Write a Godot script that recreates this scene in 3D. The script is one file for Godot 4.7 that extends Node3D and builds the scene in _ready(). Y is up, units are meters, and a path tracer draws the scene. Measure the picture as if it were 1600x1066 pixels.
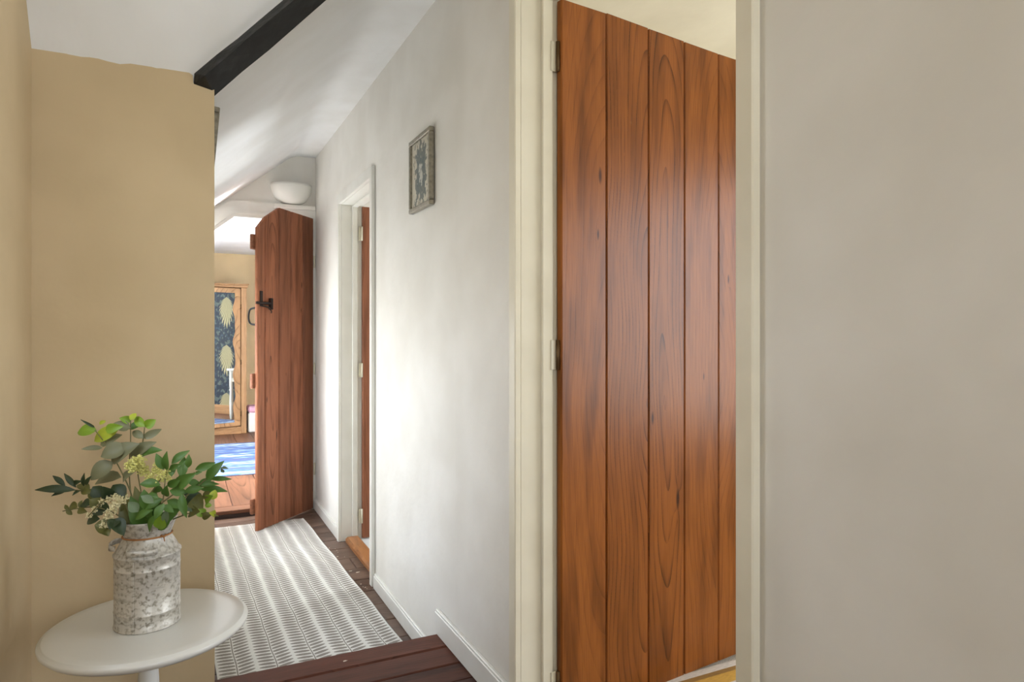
extends Node3D
# A cottage landing and corridor. x runs to the right across the corridor, -z runs along it away from the camera; y = 0 is the landing floor.
const LOW := -0.152      # corridor floor
const BED := -0.10       # bedroom floor
var M := {}
var rng := RandomNumberGenerator.new()

func _ready():
	rng.seed = 7
	_camera_and_light()
	_materials()
	_shell()
	_floors()
	_trim()
	_doors()
	_corridor_things()
	_bedroom_things()
	_table_and_flowers()

func _camera_and_light():
	var cam := Camera3D.new()
	cam.name = "camera"
	cam.projection = Camera3D.PROJECTION_FRUSTUM
	cam.near = 0.05
	cam.far = 100.0
	cam.size = 0.05 * 1066.0 / 1050.0
	cam.frustum_offset = Vector2(0, -0.05 * 12.0 / 1050.0)
	cam.position = Vector3(0, 1.165, 0)
	cam.rotation_degrees.y = -26.127
	add_child(cam)
	cam.current = true
	var env := Environment.new()
	env.background_mode = Environment.BG_SKY
	var sky := Sky.new()
	var sm := ProceduralSkyMaterial.new()
	sm.sky_top_color = Color(0.80, 0.88, 1.0)
	sm.sky_horizon_color = Color(0.97, 0.98, 1.0)
	sm.ground_horizon_color = Color(0.76, 0.76, 0.72)
	sm.ground_bottom_color = Color(0.66, 0.66, 0.60)
	sm.sky_curve = 0.15
	sky.sky_material = sm
	env.sky = sky
	env.background_energy_multiplier = 0.9
	env.ambient_light_source = Environment.AMBIENT_SOURCE_SKY
	env.tonemap_mode = Environment.TONE_MAPPER_LINEAR
	env.tonemap_exposure = 3.4
	env.sdfgi_enabled = true
	env.ssao_enabled = true
	env.ssil_enabled = true
	var we := WorldEnvironment.new()
	we.name = "environment"
	we.environment = env
	add_child(we)
	# overcast daylight standing in each window opening
	daylight("daylight_front_room", Vector3(3.22, 1.33, -0.3), Vector2(1.9, 1.52), Vector3(0, PI / 2, 0), 0.72)
	daylight("daylight_front_room_far", Vector3(3.22, 1.35, -2.4), Vector2(0.8, 1.1), Vector3(0, PI / 2, 0), 1.2)
	daylight("daylight_corridor", Vector3(-0.06, 0.80, -2.92), Vector2(0.82, 1.1), Vector3(0, -PI / 2, 0), 0.28)
	daylight("daylight_corridor_far", Vector3(-0.06, 0.80, -4.4), Vector2(0.8, 1.1), Vector3(0, -PI / 2, 0), 1.15)
	daylight("daylight_bathroom", Vector3(2.62, 1.2, -4.1), Vector2(0.8, 1.0), Vector3(0, PI / 2, 0), 2.2)
	daylight("daylight_bedroom", Vector3(2.22, 1.1, -5.95), Vector2(0.9, 1.2), Vector3(0, PI / 2, 0), 14.5)
	daylight("daylight_bedroom_eaves", Vector3(-1.22, 0.55, -7.0), Vector2(1.5, 0.8), Vector3(0, -PI / 2, 0), 2.3)
	daylight("daylight_landing", Vector3(-0.5, 1.35, -1.60), Vector2(0.6, 0.7), Vector3(0, -PI / 2, 0), 0.58)
	daylight("daylight_stair", Vector3(0.25, 1.55, 1.70), Vector2(0.9, 0.9), Vector3(0, 0, 0), 1.6)

func daylight(called: String, at: Vector3, size: Vector2, turn: Vector3, energy: float):
	var a := AreaLight3D.new()
	a.name = called
	a.area_size = size
	a.area_normalize_energy = false
	a.light_energy = energy
	a.light_color = Color(0.94, 0.97, 1.0)
	a.position = at
	a.rotation = turn
	a.shadow_enabled = true
	a.set("area_range", 30.0)
	add_child(a)

# ------------------------------------------------------------------ helpers
func P(x: float, y: float, d: float) -> Vector3:
	return Vector3(x, y, -d)

func begin(round_ := false) -> SurfaceTool:
	var st := SurfaceTool.new()
	st.begin(Mesh.PRIMITIVE_TRIANGLES)
	st.set_smooth_group(0 if round_ else 4294967295)
	return st

func tri(st: SurfaceTool, a: Vector3, b: Vector3, c: Vector3, out: Vector3, ua := Vector2.ZERO, ub := Vector2.ZERO, uc := Vector2.ZERO):
	if (b - a).cross(c - a).dot(out) > 0.0:
		var t := b; b = c; c = t
		var u := ub; ub = uc; uc = u
	st.set_uv(ua); st.add_vertex(a)
	st.set_uv(ub); st.add_vertex(b)
	st.set_uv(uc); st.add_vertex(c)

func quad(st: SurfaceTool, a: Vector3, b: Vector3, c: Vector3, d: Vector3, out: Vector3, uv := []):
	var u: Array = uv if uv.size() == 4 else [Vector2(0, 0), Vector2(1, 0), Vector2(1, 1), Vector2(0, 1)]
	tri(st, a, b, c, out, u[0], u[1], u[2])
	tri(st, a, c, d, out, u[0], u[2], u[3])

# a box with chamfered edges between two corners
func cbox(st: SurfaceTool, lo: Vector3, hi: Vector3, e := 0.0, xf := Transform3D()):
	var c := (lo + hi) / 2.0
	var h := (hi - lo) / 2.0
	h = h.abs()
	e = minf(e, minf(h.x, minf(h.y, h.z)) * 0.9)
	var size := h * 2.0
	for ax in 3:
		for s in [-1.0, 1.0]:
			var b := (ax + 1) % 3
			var g := (ax + 2) % 3
			var n := Vector3.ZERO
			n[ax] = s
			var pts := []
			var uvs := []
			for k in [[-1, -1], [1, -1], [1, 1], [-1, 1]]:
				var p := Vector3.ZERO
				p[ax] = s * h[ax]
				p[b] = k[0] * (h[b] - e)
				p[g] = k[1] * (h[g] - e)
				pts.append(xf * (c + p))
				# u across, v along the longest side
				var q := p + h
				var long := 0
				for i in 3:
					if size[i] > size[long]: long = i
				var o := 0
				if ax == long:
					uvs.append(Vector2(q[b] * 2.0, q[g]))
				else:
					o = 3 - ax - long
					uvs.append(Vector2(q[o] / maxf(size[o], 0.001), q[long] / maxf(size[long], 0.001)))
			quad(st, pts[0], pts[1], pts[2], pts[3], xf.basis * n, uvs)
	if e > 0.0:
		for ax in 3:
			var b := (ax + 1) % 3
			var g := (ax + 2) % 3
			for sb in [-1.0, 1.0]:
				for sg in [-1.0, 1.0]:
					var pts := []
					for k in [[-1, 0], [1, 0], [1, 1], [-1, 1]]:
						var p := Vector3.ZERO
						p[ax] = k[0] * (h[ax] - e)
						p[b] = sb * (h[b] - (e if k[1] == 1 else 0.0))
						p[g] = sg * (h[g] - (0.0 if k[1] == 1 else e))
						pts.append(xf * (c + p))
					var n := Vector3.ZERO
					n[b] = sb; n[g] = sg
					quad(st, pts[0], pts[1], pts[2], pts[3], xf.basis * n, [Vector2(.02, 0), Vector2(.02, 1), Vector2(.03, 1), Vector2(.03, 0)])
		for sx in [-1.0, 1.0]:
			for sy in [-1.0, 1.0]:
				for sz in [-1.0, 1.0]:
					var a := Vector3(sx * h.x, sy * (h.y - e), sz * (h.z - e))
					var b2 := Vector3(sx * (h.x - e), sy * h.y, sz * (h.z - e))
					var g2 := Vector3(sx * (h.x - e), sy * (h.y - e), sz * h.z)
					tri(st, xf * (c + a), xf * (c + b2), xf * (c + g2), xf.basis * Vector3(sx, sy, sz))

# convex or simple polygon (in 3D, planar) extruded by a vector
func prism(st: SurfaceTool, pts: Array, push: Vector3):
	var n: Vector3 = push.normalized()
	var ax := (Vector3(1, 0, 0) if absf(n.x) < 0.8 else Vector3(0, 0, 1)).cross(n).normalized()
	var bx := n.cross(ax)
	var flat := PackedVector2Array()
	var mid := Vector3.ZERO
	for p in pts:
		flat.append(Vector2(p.dot(ax), p.dot(bx)))
		mid += p / pts.size()
	var idx := Geometry2D.triangulate_polygon(flat)
	for i in range(0, idx.size(), 3):
		var a: Vector3 = pts[idx[i]]
		var b: Vector3 = pts[idx[i + 1]]
		var c: Vector3 = pts[idx[i + 2]]
		tri(st, a, b, c, -push)
		tri(st, a + push, b + push, c + push, push)
	var area := 0.0
	for i in flat.size():
		var q := flat[(i + 1) % flat.size()]
		area += flat[i].x * q.y - q.x * flat[i].y
	for i in pts.size():
		var a: Vector3 = pts[i]
		var b: Vector3 = pts[(i + 1) % pts.size()]
		var out: Vector3 = (b - a).cross(n) * signf(area)
		quad(st, a, b, b + push, a + push, out)

func lathe(st: SurfaceTool, prof: Array, steps: int, at := Vector3.ZERO, a0 := 0.0, a1 := TAU, squash := 1.0):
	var run := 0.0
	for i in prof.size() - 1:
		var p: Vector2 = prof[i]
		var q: Vector2 = prof[i + 1]
		var l := p.distance_to(q)
		for k in steps:
			var t0 := a0 + (a1 - a0) * k / steps
			var t1 := a0 + (a1 - a0) * (k + 1) / steps
			var d0 := Vector3(cos(t0), 0, sin(t0) * squash)
			var d1 := Vector3(cos(t1), 0, sin(t1) * squash)
			var a := at + d0 * p.x + Vector3(0, p.y, 0)
			var b := at + d1 * p.x + Vector3(0, p.y, 0)
			var c := at + d1 * q.x + Vector3(0, q.y, 0)
			var d := at + d0 * q.x + Vector3(0, q.y, 0)
			var dir := (d0 + d1).normalized()
			var out := dir * (q.y - p.y) - Vector3(0, 1, 0) * (q.x - p.x)
			var u0 := float(k) / steps
			var u1 := float(k + 1) / steps
			if p.x > 0.0005: tri(st, a, b, c, out, Vector2(u0, run), Vector2(u1, run), Vector2(u1, run + l))
			if q.x > 0.0005: tri(st, a, c, d, out, Vector2(u0, run), Vector2(u1, run + l), Vector2(u0, run + l))
		run += l

func tube(st: SurfaceTool, path: Array, r0: float, r1: float, sides := 6):
	var n := path.size()
	var rings := []
	var prev := Vector3(0.31, 0.2, 0.93)
	for i in n:
		var t: Vector3 = (path[mini(i + 1, n - 1)] - path[maxi(i - 1, 0)]).normalized()
		var u := (prev - t * prev.dot(t)).normalized()
		prev = u
		var v := t.cross(u)
		var r := lerpf(r0, r1, float(i) / (n - 1))
		var ring := []
		for k in sides:
			var a := TAU * k / sides
			ring.append(path[i] + (u * cos(a) + v * sin(a)) * r)
		rings.append(ring)
	for i in n - 1:
		for k in sides:
			var k2 := (k + 1) % sides
			var mid: Vector3 = (path[i] + path[i + 1]) / 2.0
			quad(st, rings[i][k], rings[i][k2], rings[i + 1][k2], rings[i + 1][k], (rings[i][k] + rings[i + 1][k2]) / 2.0 - mid)
	for k in sides:
		tri(st, path[0], rings[0][k], rings[0][(k + 1) % sides], path[0] - path[1])
		tri(st, path[n - 1], rings[n - 1][k], rings[n - 1][(k + 1) % sides], path[n - 1] - path[n - 2])

func smooth_path(pts: Array, per := 5) -> Array:
	var o := []
	for i in pts.size() - 1:
		var p0: Vector3 = pts[maxi(i - 1, 0)]
		var p1: Vector3 = pts[i]
		var p2: Vector3 = pts[i + 1]
		var p3: Vector3 = pts[mini(i + 2, pts.size() - 1)]
		for k in per:
			o.append(p1.cubic_interpolate(p2, p0, p3, float(k) / per))
	o.append(pts[-1])
	return o

func free_name(parent: Node, called: String) -> String:
	if not parent.has_node(called): return called
	var k := 1
	while parent.has_node("%s_%03d" % [called, k]): k += 1
	return "%s_%03d" % [called, k]

func put(st: SurfaceTool, called: String, mat: Material, parent: Node = null) -> MeshInstance3D:
	if parent == null: parent = self
	st.generate_normals()
	if mat is BaseMaterial3D and mat.normal_enabled and not mat.uv1_triplanar: st.generate_tangents()
	var o := MeshInstance3D.new()
	o.mesh = st.commit()
	o.mesh.surface_set_material(0, mat)
	o.name = free_name(parent, called)
	parent.add_child(o, true)
	return o

func thing(called: String, label: String, category: String, at := Vector3.ZERO, turn := 0.0, group := "") -> Node3D:
	var o := Node3D.new()
	o.name = free_name(self, called)
	add_child(o)
	o.position = at
	o.rotation.y = turn
	tag(o, label, category, group)
	return o

func tag(o: Node, label: String, category: String, group := ""):
	o.set_meta("label", label)
	o.set_meta("category", category)
	if group: o.set_meta("group", group)

func setting(o: Node, label: String, category: String):
	o.set_meta("kind", "structure")
	o.set_meta("label", label)
	o.set_meta("category", category)

func base(called: String, label: String, category: String, at := Vector3.ZERO, turn := 0.0) -> Node3D:
	var o := thing(called, label, category, at, turn)
	o.set_meta("kind", "structure")
	return o

# ------------------------------------------------------------------ textures and materials
func noise(seed_: int, freq: float, oct := 4, type := FastNoiseLite.TYPE_SIMPLEX_SMOOTH) -> FastNoiseLite:
	var n := FastNoiseLite.new()
	n.seed = seed_
	n.frequency = freq
	n.noise_type = type
	n.fractal_octaves = oct
	return n

func ramped(seed_: int, freq: float, a: Color, b: Color, size := 512, oct := 4, lo := 0.0, hi := 1.0) -> ImageTexture:
	var src := noise(seed_, freq, oct).get_seamless_image(size, size)
	var bytes := src.get_data()
	var outb := PackedByteArray()
	outb.resize(size * size * 3)
	var lut := []
	for i in 256:
		var t := clampf((i / 255.0 - lo) / (hi - lo), 0, 1)
		lut.append(a.lerp(b, t * t * (3 - 2 * t)))
	for i in size * size:
		var c: Color = lut[bytes[i]]
		outb[i * 3] = c.r8
		outb[i * 3 + 1] = c.g8
		outb[i * 3 + 2] = c.b8
	return ImageTexture.create_from_image(Image.create_from_data(size, size, false, Image.FORMAT_RGB8, outb))

func relief(seed_: int, freq: float, size := 512, oct := 4) -> ImageTexture:
	return ImageTexture.create_from_image(noise(seed_, freq, oct).get_seamless_image(size, size))

# sawn plank: growth rings cut at a shallow angle, knots, fine streaks and stains; u across (0..w px), v along
func wood(seed_: int, w: int, h: int, contrast: float, stain: float, knots: Array, lean: float, heart: float, rings: float) -> Array:
	var warp := noise(seed_, 0.004, 2)
	var fine := noise(seed_ + 1, 0.5, 3)
	var patch := noise(seed_ + 2, 0.010, 3)
	var col := PackedByteArray()
	var hei := PackedByteArray()
	col.resize(w * h * 3)
	hei.resize(w * h)
	for y in h:
		var v := float(y) / h
		var cx := heart * w + warp.get_noise_2d(y * 0.5, 40.0) * 26.0
		var depth := 14.0 + lean * 240.0 * absf(v - 0.52 + warp.get_noise_1d(y * 0.35) * 0.12)
		for x in w:
			var du := float(x) - cx + warp.get_noise_2d(x * 1.0, y * 0.22) * 14.0
			var r := sqrt(du * du + depth * depth)
			var dark := 0.0
			for k in knots:
				var kx: float = x - k.x * w
				var ky: float = (y - k.y * h) * 0.5
				var q := sqrt(kx * kx + ky * ky)
				r += 20.0 * exp(-q * q / (k.z * k.z * 6.0)) * signf(kx + 0.01)
				if q < k.z * 1.6: dark = maxf(dark, clampf(1.5 - q / k.z, 0.0, 1.0))
			var ring := fposmod(r * rings + warp.get_noise_2d(x * 0.2, y * 0.05 + 500.0) * 0.5, 1.0)
			var line := pow(ring, 7.0) * (0.6 + 0.8 * fine.get_noise_2d(x * 0.05 + 300.0, y * 0.01))
			var streak := fine.get_noise_2d(x * 0.8, y * 0.02)
			var blot := clampf(patch.get_noise_2d(x * 1.0, y * 0.26) * 1.7 - 0.1, -0.45, 1.0)
			var val := 1.0 - contrast * line - 0.13 * streak - stain * blot - 0.5 * dark
			val = clampf(val * 0.86, 0.08, 1.0)
			var i := (y * w + x)
			col[i * 3] = int(val * 255)
			col[i * 3 + 1] = int(pow(val, 1.10) * 255)
			col[i * 3 + 2] = int(pow(val, 1.22) * 255)
			hei[i] = int(clampf(0.75 - 0.5 * line + 0.15 * streak - dark * 0.2, 0, 1) * 255)
	return [ImageTexture.create_from_image(Image.create_from_data(w, h, false, Image.FORMAT_RGB8, col)), ImageTexture.create_from_image(Image.create_from_data(w, h, false, Image.FORMAT_L8, hei))]

func mat(color: Color, rough := 0.7, metal := 0.0) -> StandardMaterial3D:
	var m := StandardMaterial3D.new()
	m.albedo_color = color
	m.roughness = rough
	m.metallic = metal
	m.cull_mode = BaseMaterial3D.CULL_DISABLED
	return m

func tri_mat(color: Color, tex: Texture2D, scale: float, rough: float, bump: Texture2D = null, bump_cm := 0.0) -> StandardMaterial3D:
	var m := mat(color, rough)
	m.albedo_texture = tex
	m.uv1_triplanar = true
	m.uv1_world_triplanar = true
	m.uv1_scale = Vector3(scale, scale, scale)
	if bump:
		m.heightmap_enabled = true
		m.heightmap_texture = bump
		m.heightmap_scale = bump_cm
	return m

func wood_mat(tint: Color, w: Array, rough: float, relief_cm: float) -> StandardMaterial3D:
	var m := mat(tint, rough)
	m.albedo_texture = w[0]
	m.heightmap_enabled = true
	m.heightmap_texture = w[1]
	m.heightmap_scale = relief_cm
	m.metallic_specular = 0.38
	return m

func _materials():
	var plain := ramped(3, 0.01, Color(0.955, 0.95, 0.94), Color(1, 1, 1), 256, 4)
	var uneven := relief(8, 0.012, 512, 5)
	M.white = tri_mat(Color(0.89, 0.875, 0.845), plain, 0.7, 0.6, uneven, 0.25)
	M.tan = tri_mat(Color(0.82, 0.735, 0.59), plain, 0.7, 0.75, uneven, 0.25)
	M.cream = tri_mat(Color(0.88, 0.84, 0.74), plain, 0.7, 0.7, uneven, 0.2)
	M.ceiling = tri_mat(Color(0.94, 0.94, 0.94), plain, 0.7, 0.75, uneven, 0.3)
	M.gloss = tri_mat(Color(0.89, 0.86, 0.78), plain, 1.3, 0.32)
	M.skirt = tri_mat(Color(0.87, 0.86, 0.83), plain, 1.3, 0.35)
	M.beam = tri_mat(Color(0.055, 0.052, 0.05), ramped(5, 0.02, Color(0.7, 0.7, 0.7), Color(1, 1, 1), 256, 5), 1.5, 0.5, relief(6, 0.03, 256, 4), 0.8)
	var planks := []
	planks.append(wood(11, 200, 1280, 0.16, 0.17, [Vector3(0.85, 0.235, 6), Vector3(0.8, 0.32, 4)], 1.6, 1.05, 0.045))
	planks.append(wood(23, 200, 1280, 0.44, 0.10, [], 0.75, 1.0, 0.062))
	planks.append(wood(37, 200, 1280, 0.50, 0.12, [Vector3(0.1, 0.59, 5), Vector3(0.8, 0.72, 8)], 0.7, 0.45, 0.055))
	planks.append(wood(41, 200, 1280, 0.20, 0.13, [Vector3(0.55, 0.53, 3)], 1.5, 1.25, 0.05))
	planks.append(wood(59, 200, 1280, 0.20, 0.15, [Vector3(0.3, 0.37, 4)], 1.7, -0.2, 0.05))
	M.door = []
	M.door_far = []
	M.board = []
	M.lowboard = []
	M.bedboard = []
	for w in planks:
		M.door.append(wood_mat(Color(0.64, 0.38, 0.165), w, 0.33, 0.03))
		var tone: float = [1.0, 0.88, 1.05, 0.93, 1.0][M.door_far.size()]
		M.door_far.append(wood_mat(Color(0.66 * tone, 0.42 * tone, 0.30 * tone), w, 0.5, 0.03))
		var worn: float = [1.0, 1.22, 0.9, 1.12, 1.0][M.board.size()]
		M.board.append(wood_mat(Color(0.35 * worn, 0.20 * worn, 0.145 * worn), w, 0.55, 0.05))
		M.lowboard.append(wood_mat(Color(0.44, 0.35, 0.295), w, 0.42, 0.05))
		M.bedboard.append(wood_mat(Color(0.50, 0.345, 0.26), w, 0.45, 0.04))
	M.pine = wood_mat(Color(0.74, 0.58, 0.42), planks[1], 0.5, 0.02)
	M.threshold = wood_mat(Color(0.66, 0.45, 0.28), planks[3], 0.35, 0.03)
	M.dark_wood = mat(Color(0.16, 0.10, 0.07), 0.7)
	M.paint_flake = mat(Color(0.80, 0.76, 0.68), 0.7)
	M.iron = mat(Color(0.17, 0.12, 0.10), 0.5, 0.6)
	M.black_iron = mat(Color(0.05, 0.04, 0.045), 0.4, 0.5)
	M.painted_metal = mat(Color(0.80, 0.77, 0.68), 0.4)
	M.brass = mat(Color(0.36, 0.27, 0.16), 0.5, 0.7)
	M.plaster = mat(Color(0.88, 0.87, 0.84), 0.55)
	M.table = mat(Color(0.83, 0.82, 0.79), 0.28)
	M.glass = mat(Color(1, 1, 1, 0.06), 0.02)
	M.glass.transparency = BaseMaterial3D.TRANSPARENCY_ALPHA
	M.frame = tri_mat(Color(0.60, 0.57, 0.50), ramped(71, 0.05, Color(0.8, 0.8, 0.8), Color(1, 1, 1), 128), 6.0, 0.35)
	M.frame.metallic = 0.4
	M.mirror = mat(Color(0.93, 0.94, 0.93), 0.02, 1.0)
	M.stem = mat(Color(0.40, 0.38, 0.22), 0.7)
	var leafcol := {"G": Color(0.27, 0.40, 0.13), "D": Color(0.16, 0.22, 0.11), "O": Color(0.36, 0.36, 0.16), "L": Color(0.44, 0.56, 0.12), "Y": Color(0.62, 0.66, 0.18), "S": Color(0.42, 0.42, 0.30), "P": Color(0.38, 0.45, 0.32)}
	for k in leafcol:
		var m := mat(leafcol[k], 0.5)
		m.backlight_enabled = true
		m.backlight = leafcol[k].darkened(0.5)
		M["leaf_" + k] = m
	M.bloom_white = mat(Color(0.87, 0.83, 0.66), 0.7)
	M.bloom_yellow = mat(Color(0.82, 0.80, 0.48), 0.7)
	M.zinc = tri_mat(Color(1, 1, 1), ramped(91, 0.028, Color(0.47, 0.44, 0.38), Color(0.76, 0.74, 0.70), 512, 5, 0.18, 0.52), 4.6, 0.42)
	M.zinc.metallic = 0.35
	M.zinc.uv1_world_triplanar = false
	M.twine = mat(Color(0.62, 0.42, 0.24), 0.9)
	M.tile = mat(Color(0.80, 0.81, 0.80), 0.3)
	M.carpet = tri_mat(Color(0.80, 0.76, 0.70), ramped(12, 0.2, Color(0.8, 0.8, 0.8), Color(1, 1, 1), 256, 2), 3.0, 0.95)
	M.pink = mat(Color(0.80, 0.62, 0.70), 0.85)
	M.canvas = mat(Color(0.86, 0.85, 0.84), 0.85)
	M.runner = mat(Color(1, 1, 1), 0.95)
	M.runner.albedo_texture = runner_print()
	M.blue_rug = mat(Color(1, 1, 1), 0.95)
	M.blue_rug.albedo_texture = blue_print()
	M.stripe_rug = mat(Color(1, 1, 1), 0.95)
	M.stripe_rug.albedo_texture = stripe_print()
	M.wallpaper = mat(Color(1, 1, 1), 0.8)
	M.wallpaper.albedo_texture = wallpaper_print()
	M.print = mat(Color(1, 1, 1), 0.7)
	M.print.albedo_texture = picture_print()

# woven runner: five rows of fern fronds on an off-white ground; one repeat of the weave
func runner_print() -> ImageTexture:
	var w := 1000
	var h := 640          # 0.46 m of its length
	var n := noise(101, 0.35, 2)
	var big := noise(102, 0.01, 2)
	var b := PackedByteArray()
	b.resize(w * h * 3)
	var leaf := 0.0268    # metres from leaflet to leaflet
	var mx := 0.72 / w
	var my := 0.456 / h
	for y in h:
		var v := y * my
		for x in w:
			var u := x * mx
			var k := clampi(int(u / 0.144), 0, 4)
			var du := u - (k + 0.5) * 0.144
			var wob := 0.0012 * sin(v * TAU / 0.228 + k)
			du += wob
			var a := absf(du)
			var ink := 0.0
			if a < 0.0026: ink = 0.85
			elif a > 0.005 and a < 0.0655:
				var side := 0.5 if du > 0 else 0.0
				var lean := 0.30 if du > 0 else 0.12
				var t := (a - 0.005) / 0.0605
				var ph := fposmod((v - a * lean) / 0.0285 * (16.0 / 16.0) + side + k * 0.37, 1.0) - 0.5
				var half := 0.355 * pow(sin(PI * clampf(t * 0.86 + 0.12, 0, 1)), 0.6)
				var edge := half + n.get_noise_2d(x * 2.0, y * 2.0) * 0.10
				if absf(ph) < edge: ink = 0.92
			var g := n.get_noise_2d(x * 1.5, y * 2.5)
			ink *= clampf(0.80 + g * 0.75, 0.1, 1.0)
			var ground := 0.835 + 0.035 * g + 0.02 * big.get_noise_2d(x, y)
			var c := Color(ground, ground * 0.985, ground * 0.95).lerp(Color(0.41, 0.375, 0.335), ink)
			var i := (y * w + x) * 3
			b[i] = int(clampf(c.r, 0, 1) * 255)
			b[i + 1] = int(clampf(c.g, 0, 1) * 255)
			b[i + 2] = int(clampf(c.b, 0, 1) * 255)
	return ImageTexture.create_from_image(Image.create_from_data(w, h, false, Image.FORMAT_RGB8, b))

func paint(w: int, h: int, f: Callable) -> ImageTexture:
	var b := PackedByteArray()
	b.resize(w * h * 3)
	for y in h:
		for x in w:
			var c: Color = f.call(x, y)
			var i := (y * w + x) * 3
			b[i] = int(clampf(c.r, 0, 1) * 255)
			b[i + 1] = int(clampf(c.g, 0, 1) * 255)
			b[i + 2] = int(clampf(c.b, 0, 1) * 255)
	return ImageTexture.create_from_image(Image.create_from_data(w, h, false, Image.FORMAT_RGB8, b))

func blue_print() -> ImageTexture:
	var n := noise(201, 0.02, 5)
	var m := noise(202, 0.09, 3)
	return paint(400, 400, func(x, y):
		var t: float = n.get_noise_2d(x * 2.4, y * 0.35) * 0.8 + m.get_noise_2d(x * 2.4, y * 0.3) * 0.6 + 0.16 * sin(x * 0.05)
		var c := Color(0.22, 0.36, 0.60)
		if t > 0: c = c.lerp(Color(0.76, 0.81, 0.87), clampf(t * 2.2, 0, 1))
		else: c = c.lerp(Color(0.30, 0.32, 0.46), clampf(-t * 2.0, 0, 1))
		return c)

func stripe_print() -> ImageTexture:
	var n := noise(211, 0.15, 2)
	return paint(256, 256, func(x, y):
		var v: float = y / 256.0
		var cols := [Color(0.86, 0.82, 0.77), Color(0.60, 0.45, 0.22), Color(0.80, 0.62, 0.26), Color(0.83, 0.79, 0.79), Color(0.62, 0.49, 0.26), Color(0.84, 0.80, 0.74), Color(0.80, 0.64, 0.30)]
		var ends := [0.10, 0.17, 0.34, 0.48, 0.58, 0.78, 1.01]
		var k := 0
		while v > ends[k]: k += 1
		var c: Color = cols[k]
		return c * (0.94 + 0.12 * n.get_noise_2d(x * 0.5, y * 4.0)))

# navy wallpaper with pale drooping plumes and small leaves
func wallpaper_print() -> ImageTexture:
	var n := noise(221, 0.03, 3)
	var m := noise(222, 0.11, 2, FastNoiseLite.TYPE_CELLULAR)
	return paint(320, 480, func(x, y):
		var c := Color(0.085, 0.13, 0.19)
		var l: float = m.get_noise_2d(x * 0.8, y * 0.55)
		var s: float = n.get_noise_2d(x, y)
		if l > -0.55: c = c.lerp(Color(0.22, 0.33, 0.38), clampf((l + 0.55) * 2.2, 0, 0.8))
		if s > 0.25: c = c.lerp(Color(0.42, 0.45, 0.38), 0.6)
		for k in 4:
			var cx := 80.0 + (k % 2) * 160.0
			var cy := 120.0 + (k / 2) * 240.0 + (k % 2) * 120.0
			var dx: float = x - cx
			var dy: float = fposmod(y - cy + 240.0, 480.0) - 240.0
			var a := atan2(dx, dy + 60.0)
			var r := sqrt(dx * dx + (dy + 60.0) * (dy + 60.0))
			var reach := 150.0 * (1.0 - absf(a) * 0.75) + 14.0 * sin(a * 46.0)
			if absf(a) < 1.1 and r < reach:
				c = Color(0.66, 0.62, 0.48).lerp(Color(0.42, 0.41, 0.31), 0.5 + 0.5 * sin(a * 46.0 + r * 0.12))
		return c)

func picture_print() -> ImageTexture:
	var n := noise(231, 0.030, 3)
	var m := noise(232, 0.05, 2, FastNoiseLite.TYPE_CELLULAR)
	return paint(200, 256, func(x, y):
		var u: float = x / 200.0 - 0.5
		var v: float = y / 256.0 - 0.5
		var w: float = n.get_noise_2d(x * 1.1, y * 0.8)
		var c := Color(0.46, 0.46, 0.43).lerp(Color(0.36, 0.40, 0.40), clampf(w + 0.5, 0, 1))
		var border := maxf(absf(u) * 1.15, absf(v) * 0.8)
		var e: float = m.get_noise_2d(x * 0.9, y * 0.6)
		if border + w * 0.25 > 0.33: c = Color(0.74, 0.71, 0.64).lerp(Color(0.40, 0.36, 0.30), clampf((e + 0.42) * 3.0, 0, 0.8))
		var q := sqrt(u * u * 7.0 + (v - 0.02) * (v - 0.02) * 3.0) + w * 0.25
		if q < 0.22: c = Color(0.72, 0.71, 0.67).lerp(Color(0.45, 0.44, 0.42), clampf((e + 0.5) * 2.0, 0, 0.8))
		return c)

# ------------------------------------------------------------------ the setting
# wall whose faces lie across x, with openings [d0, d1, y0, y1]
func wall_x(st: SurfaceTool, x0: float, x1: float, d0: float, d1: float, y0: float, y1: float, holes := []):
	var at := d0
	for h in holes:
		cbox(st, P(x0, y0, at), P(x1, y1, h[0]))
		if h[2] > y0: cbox(st, P(x0, y0, h[0]), P(x1, h[2], h[1]))
		if h[3] < y1: cbox(st, P(x0, h[3], h[0]), P(x1, y1, h[1]))
		at = h[1]
	cbox(st, P(x0, y0, at), P(x1, y1, d1))

func wall_d(st: SurfaceTool, d0: float, d1: float, x0: float, x1: float, y0: float, y1: float, holes := []):
	var at := x0
	for h in holes:
		cbox(st, P(at, y0, d0), P(h[0], y1, d1))
		if h[2] > y0: cbox(st, P(h[0], y0, d0), P(h[1], h[2], d1))
		if h[3] < y1: cbox(st, P(h[0], h[3], d0), P(h[1], y1, d1))
		at = h[1]
	cbox(st, P(at, y0, d0), P(x1, y1, d1))

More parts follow.
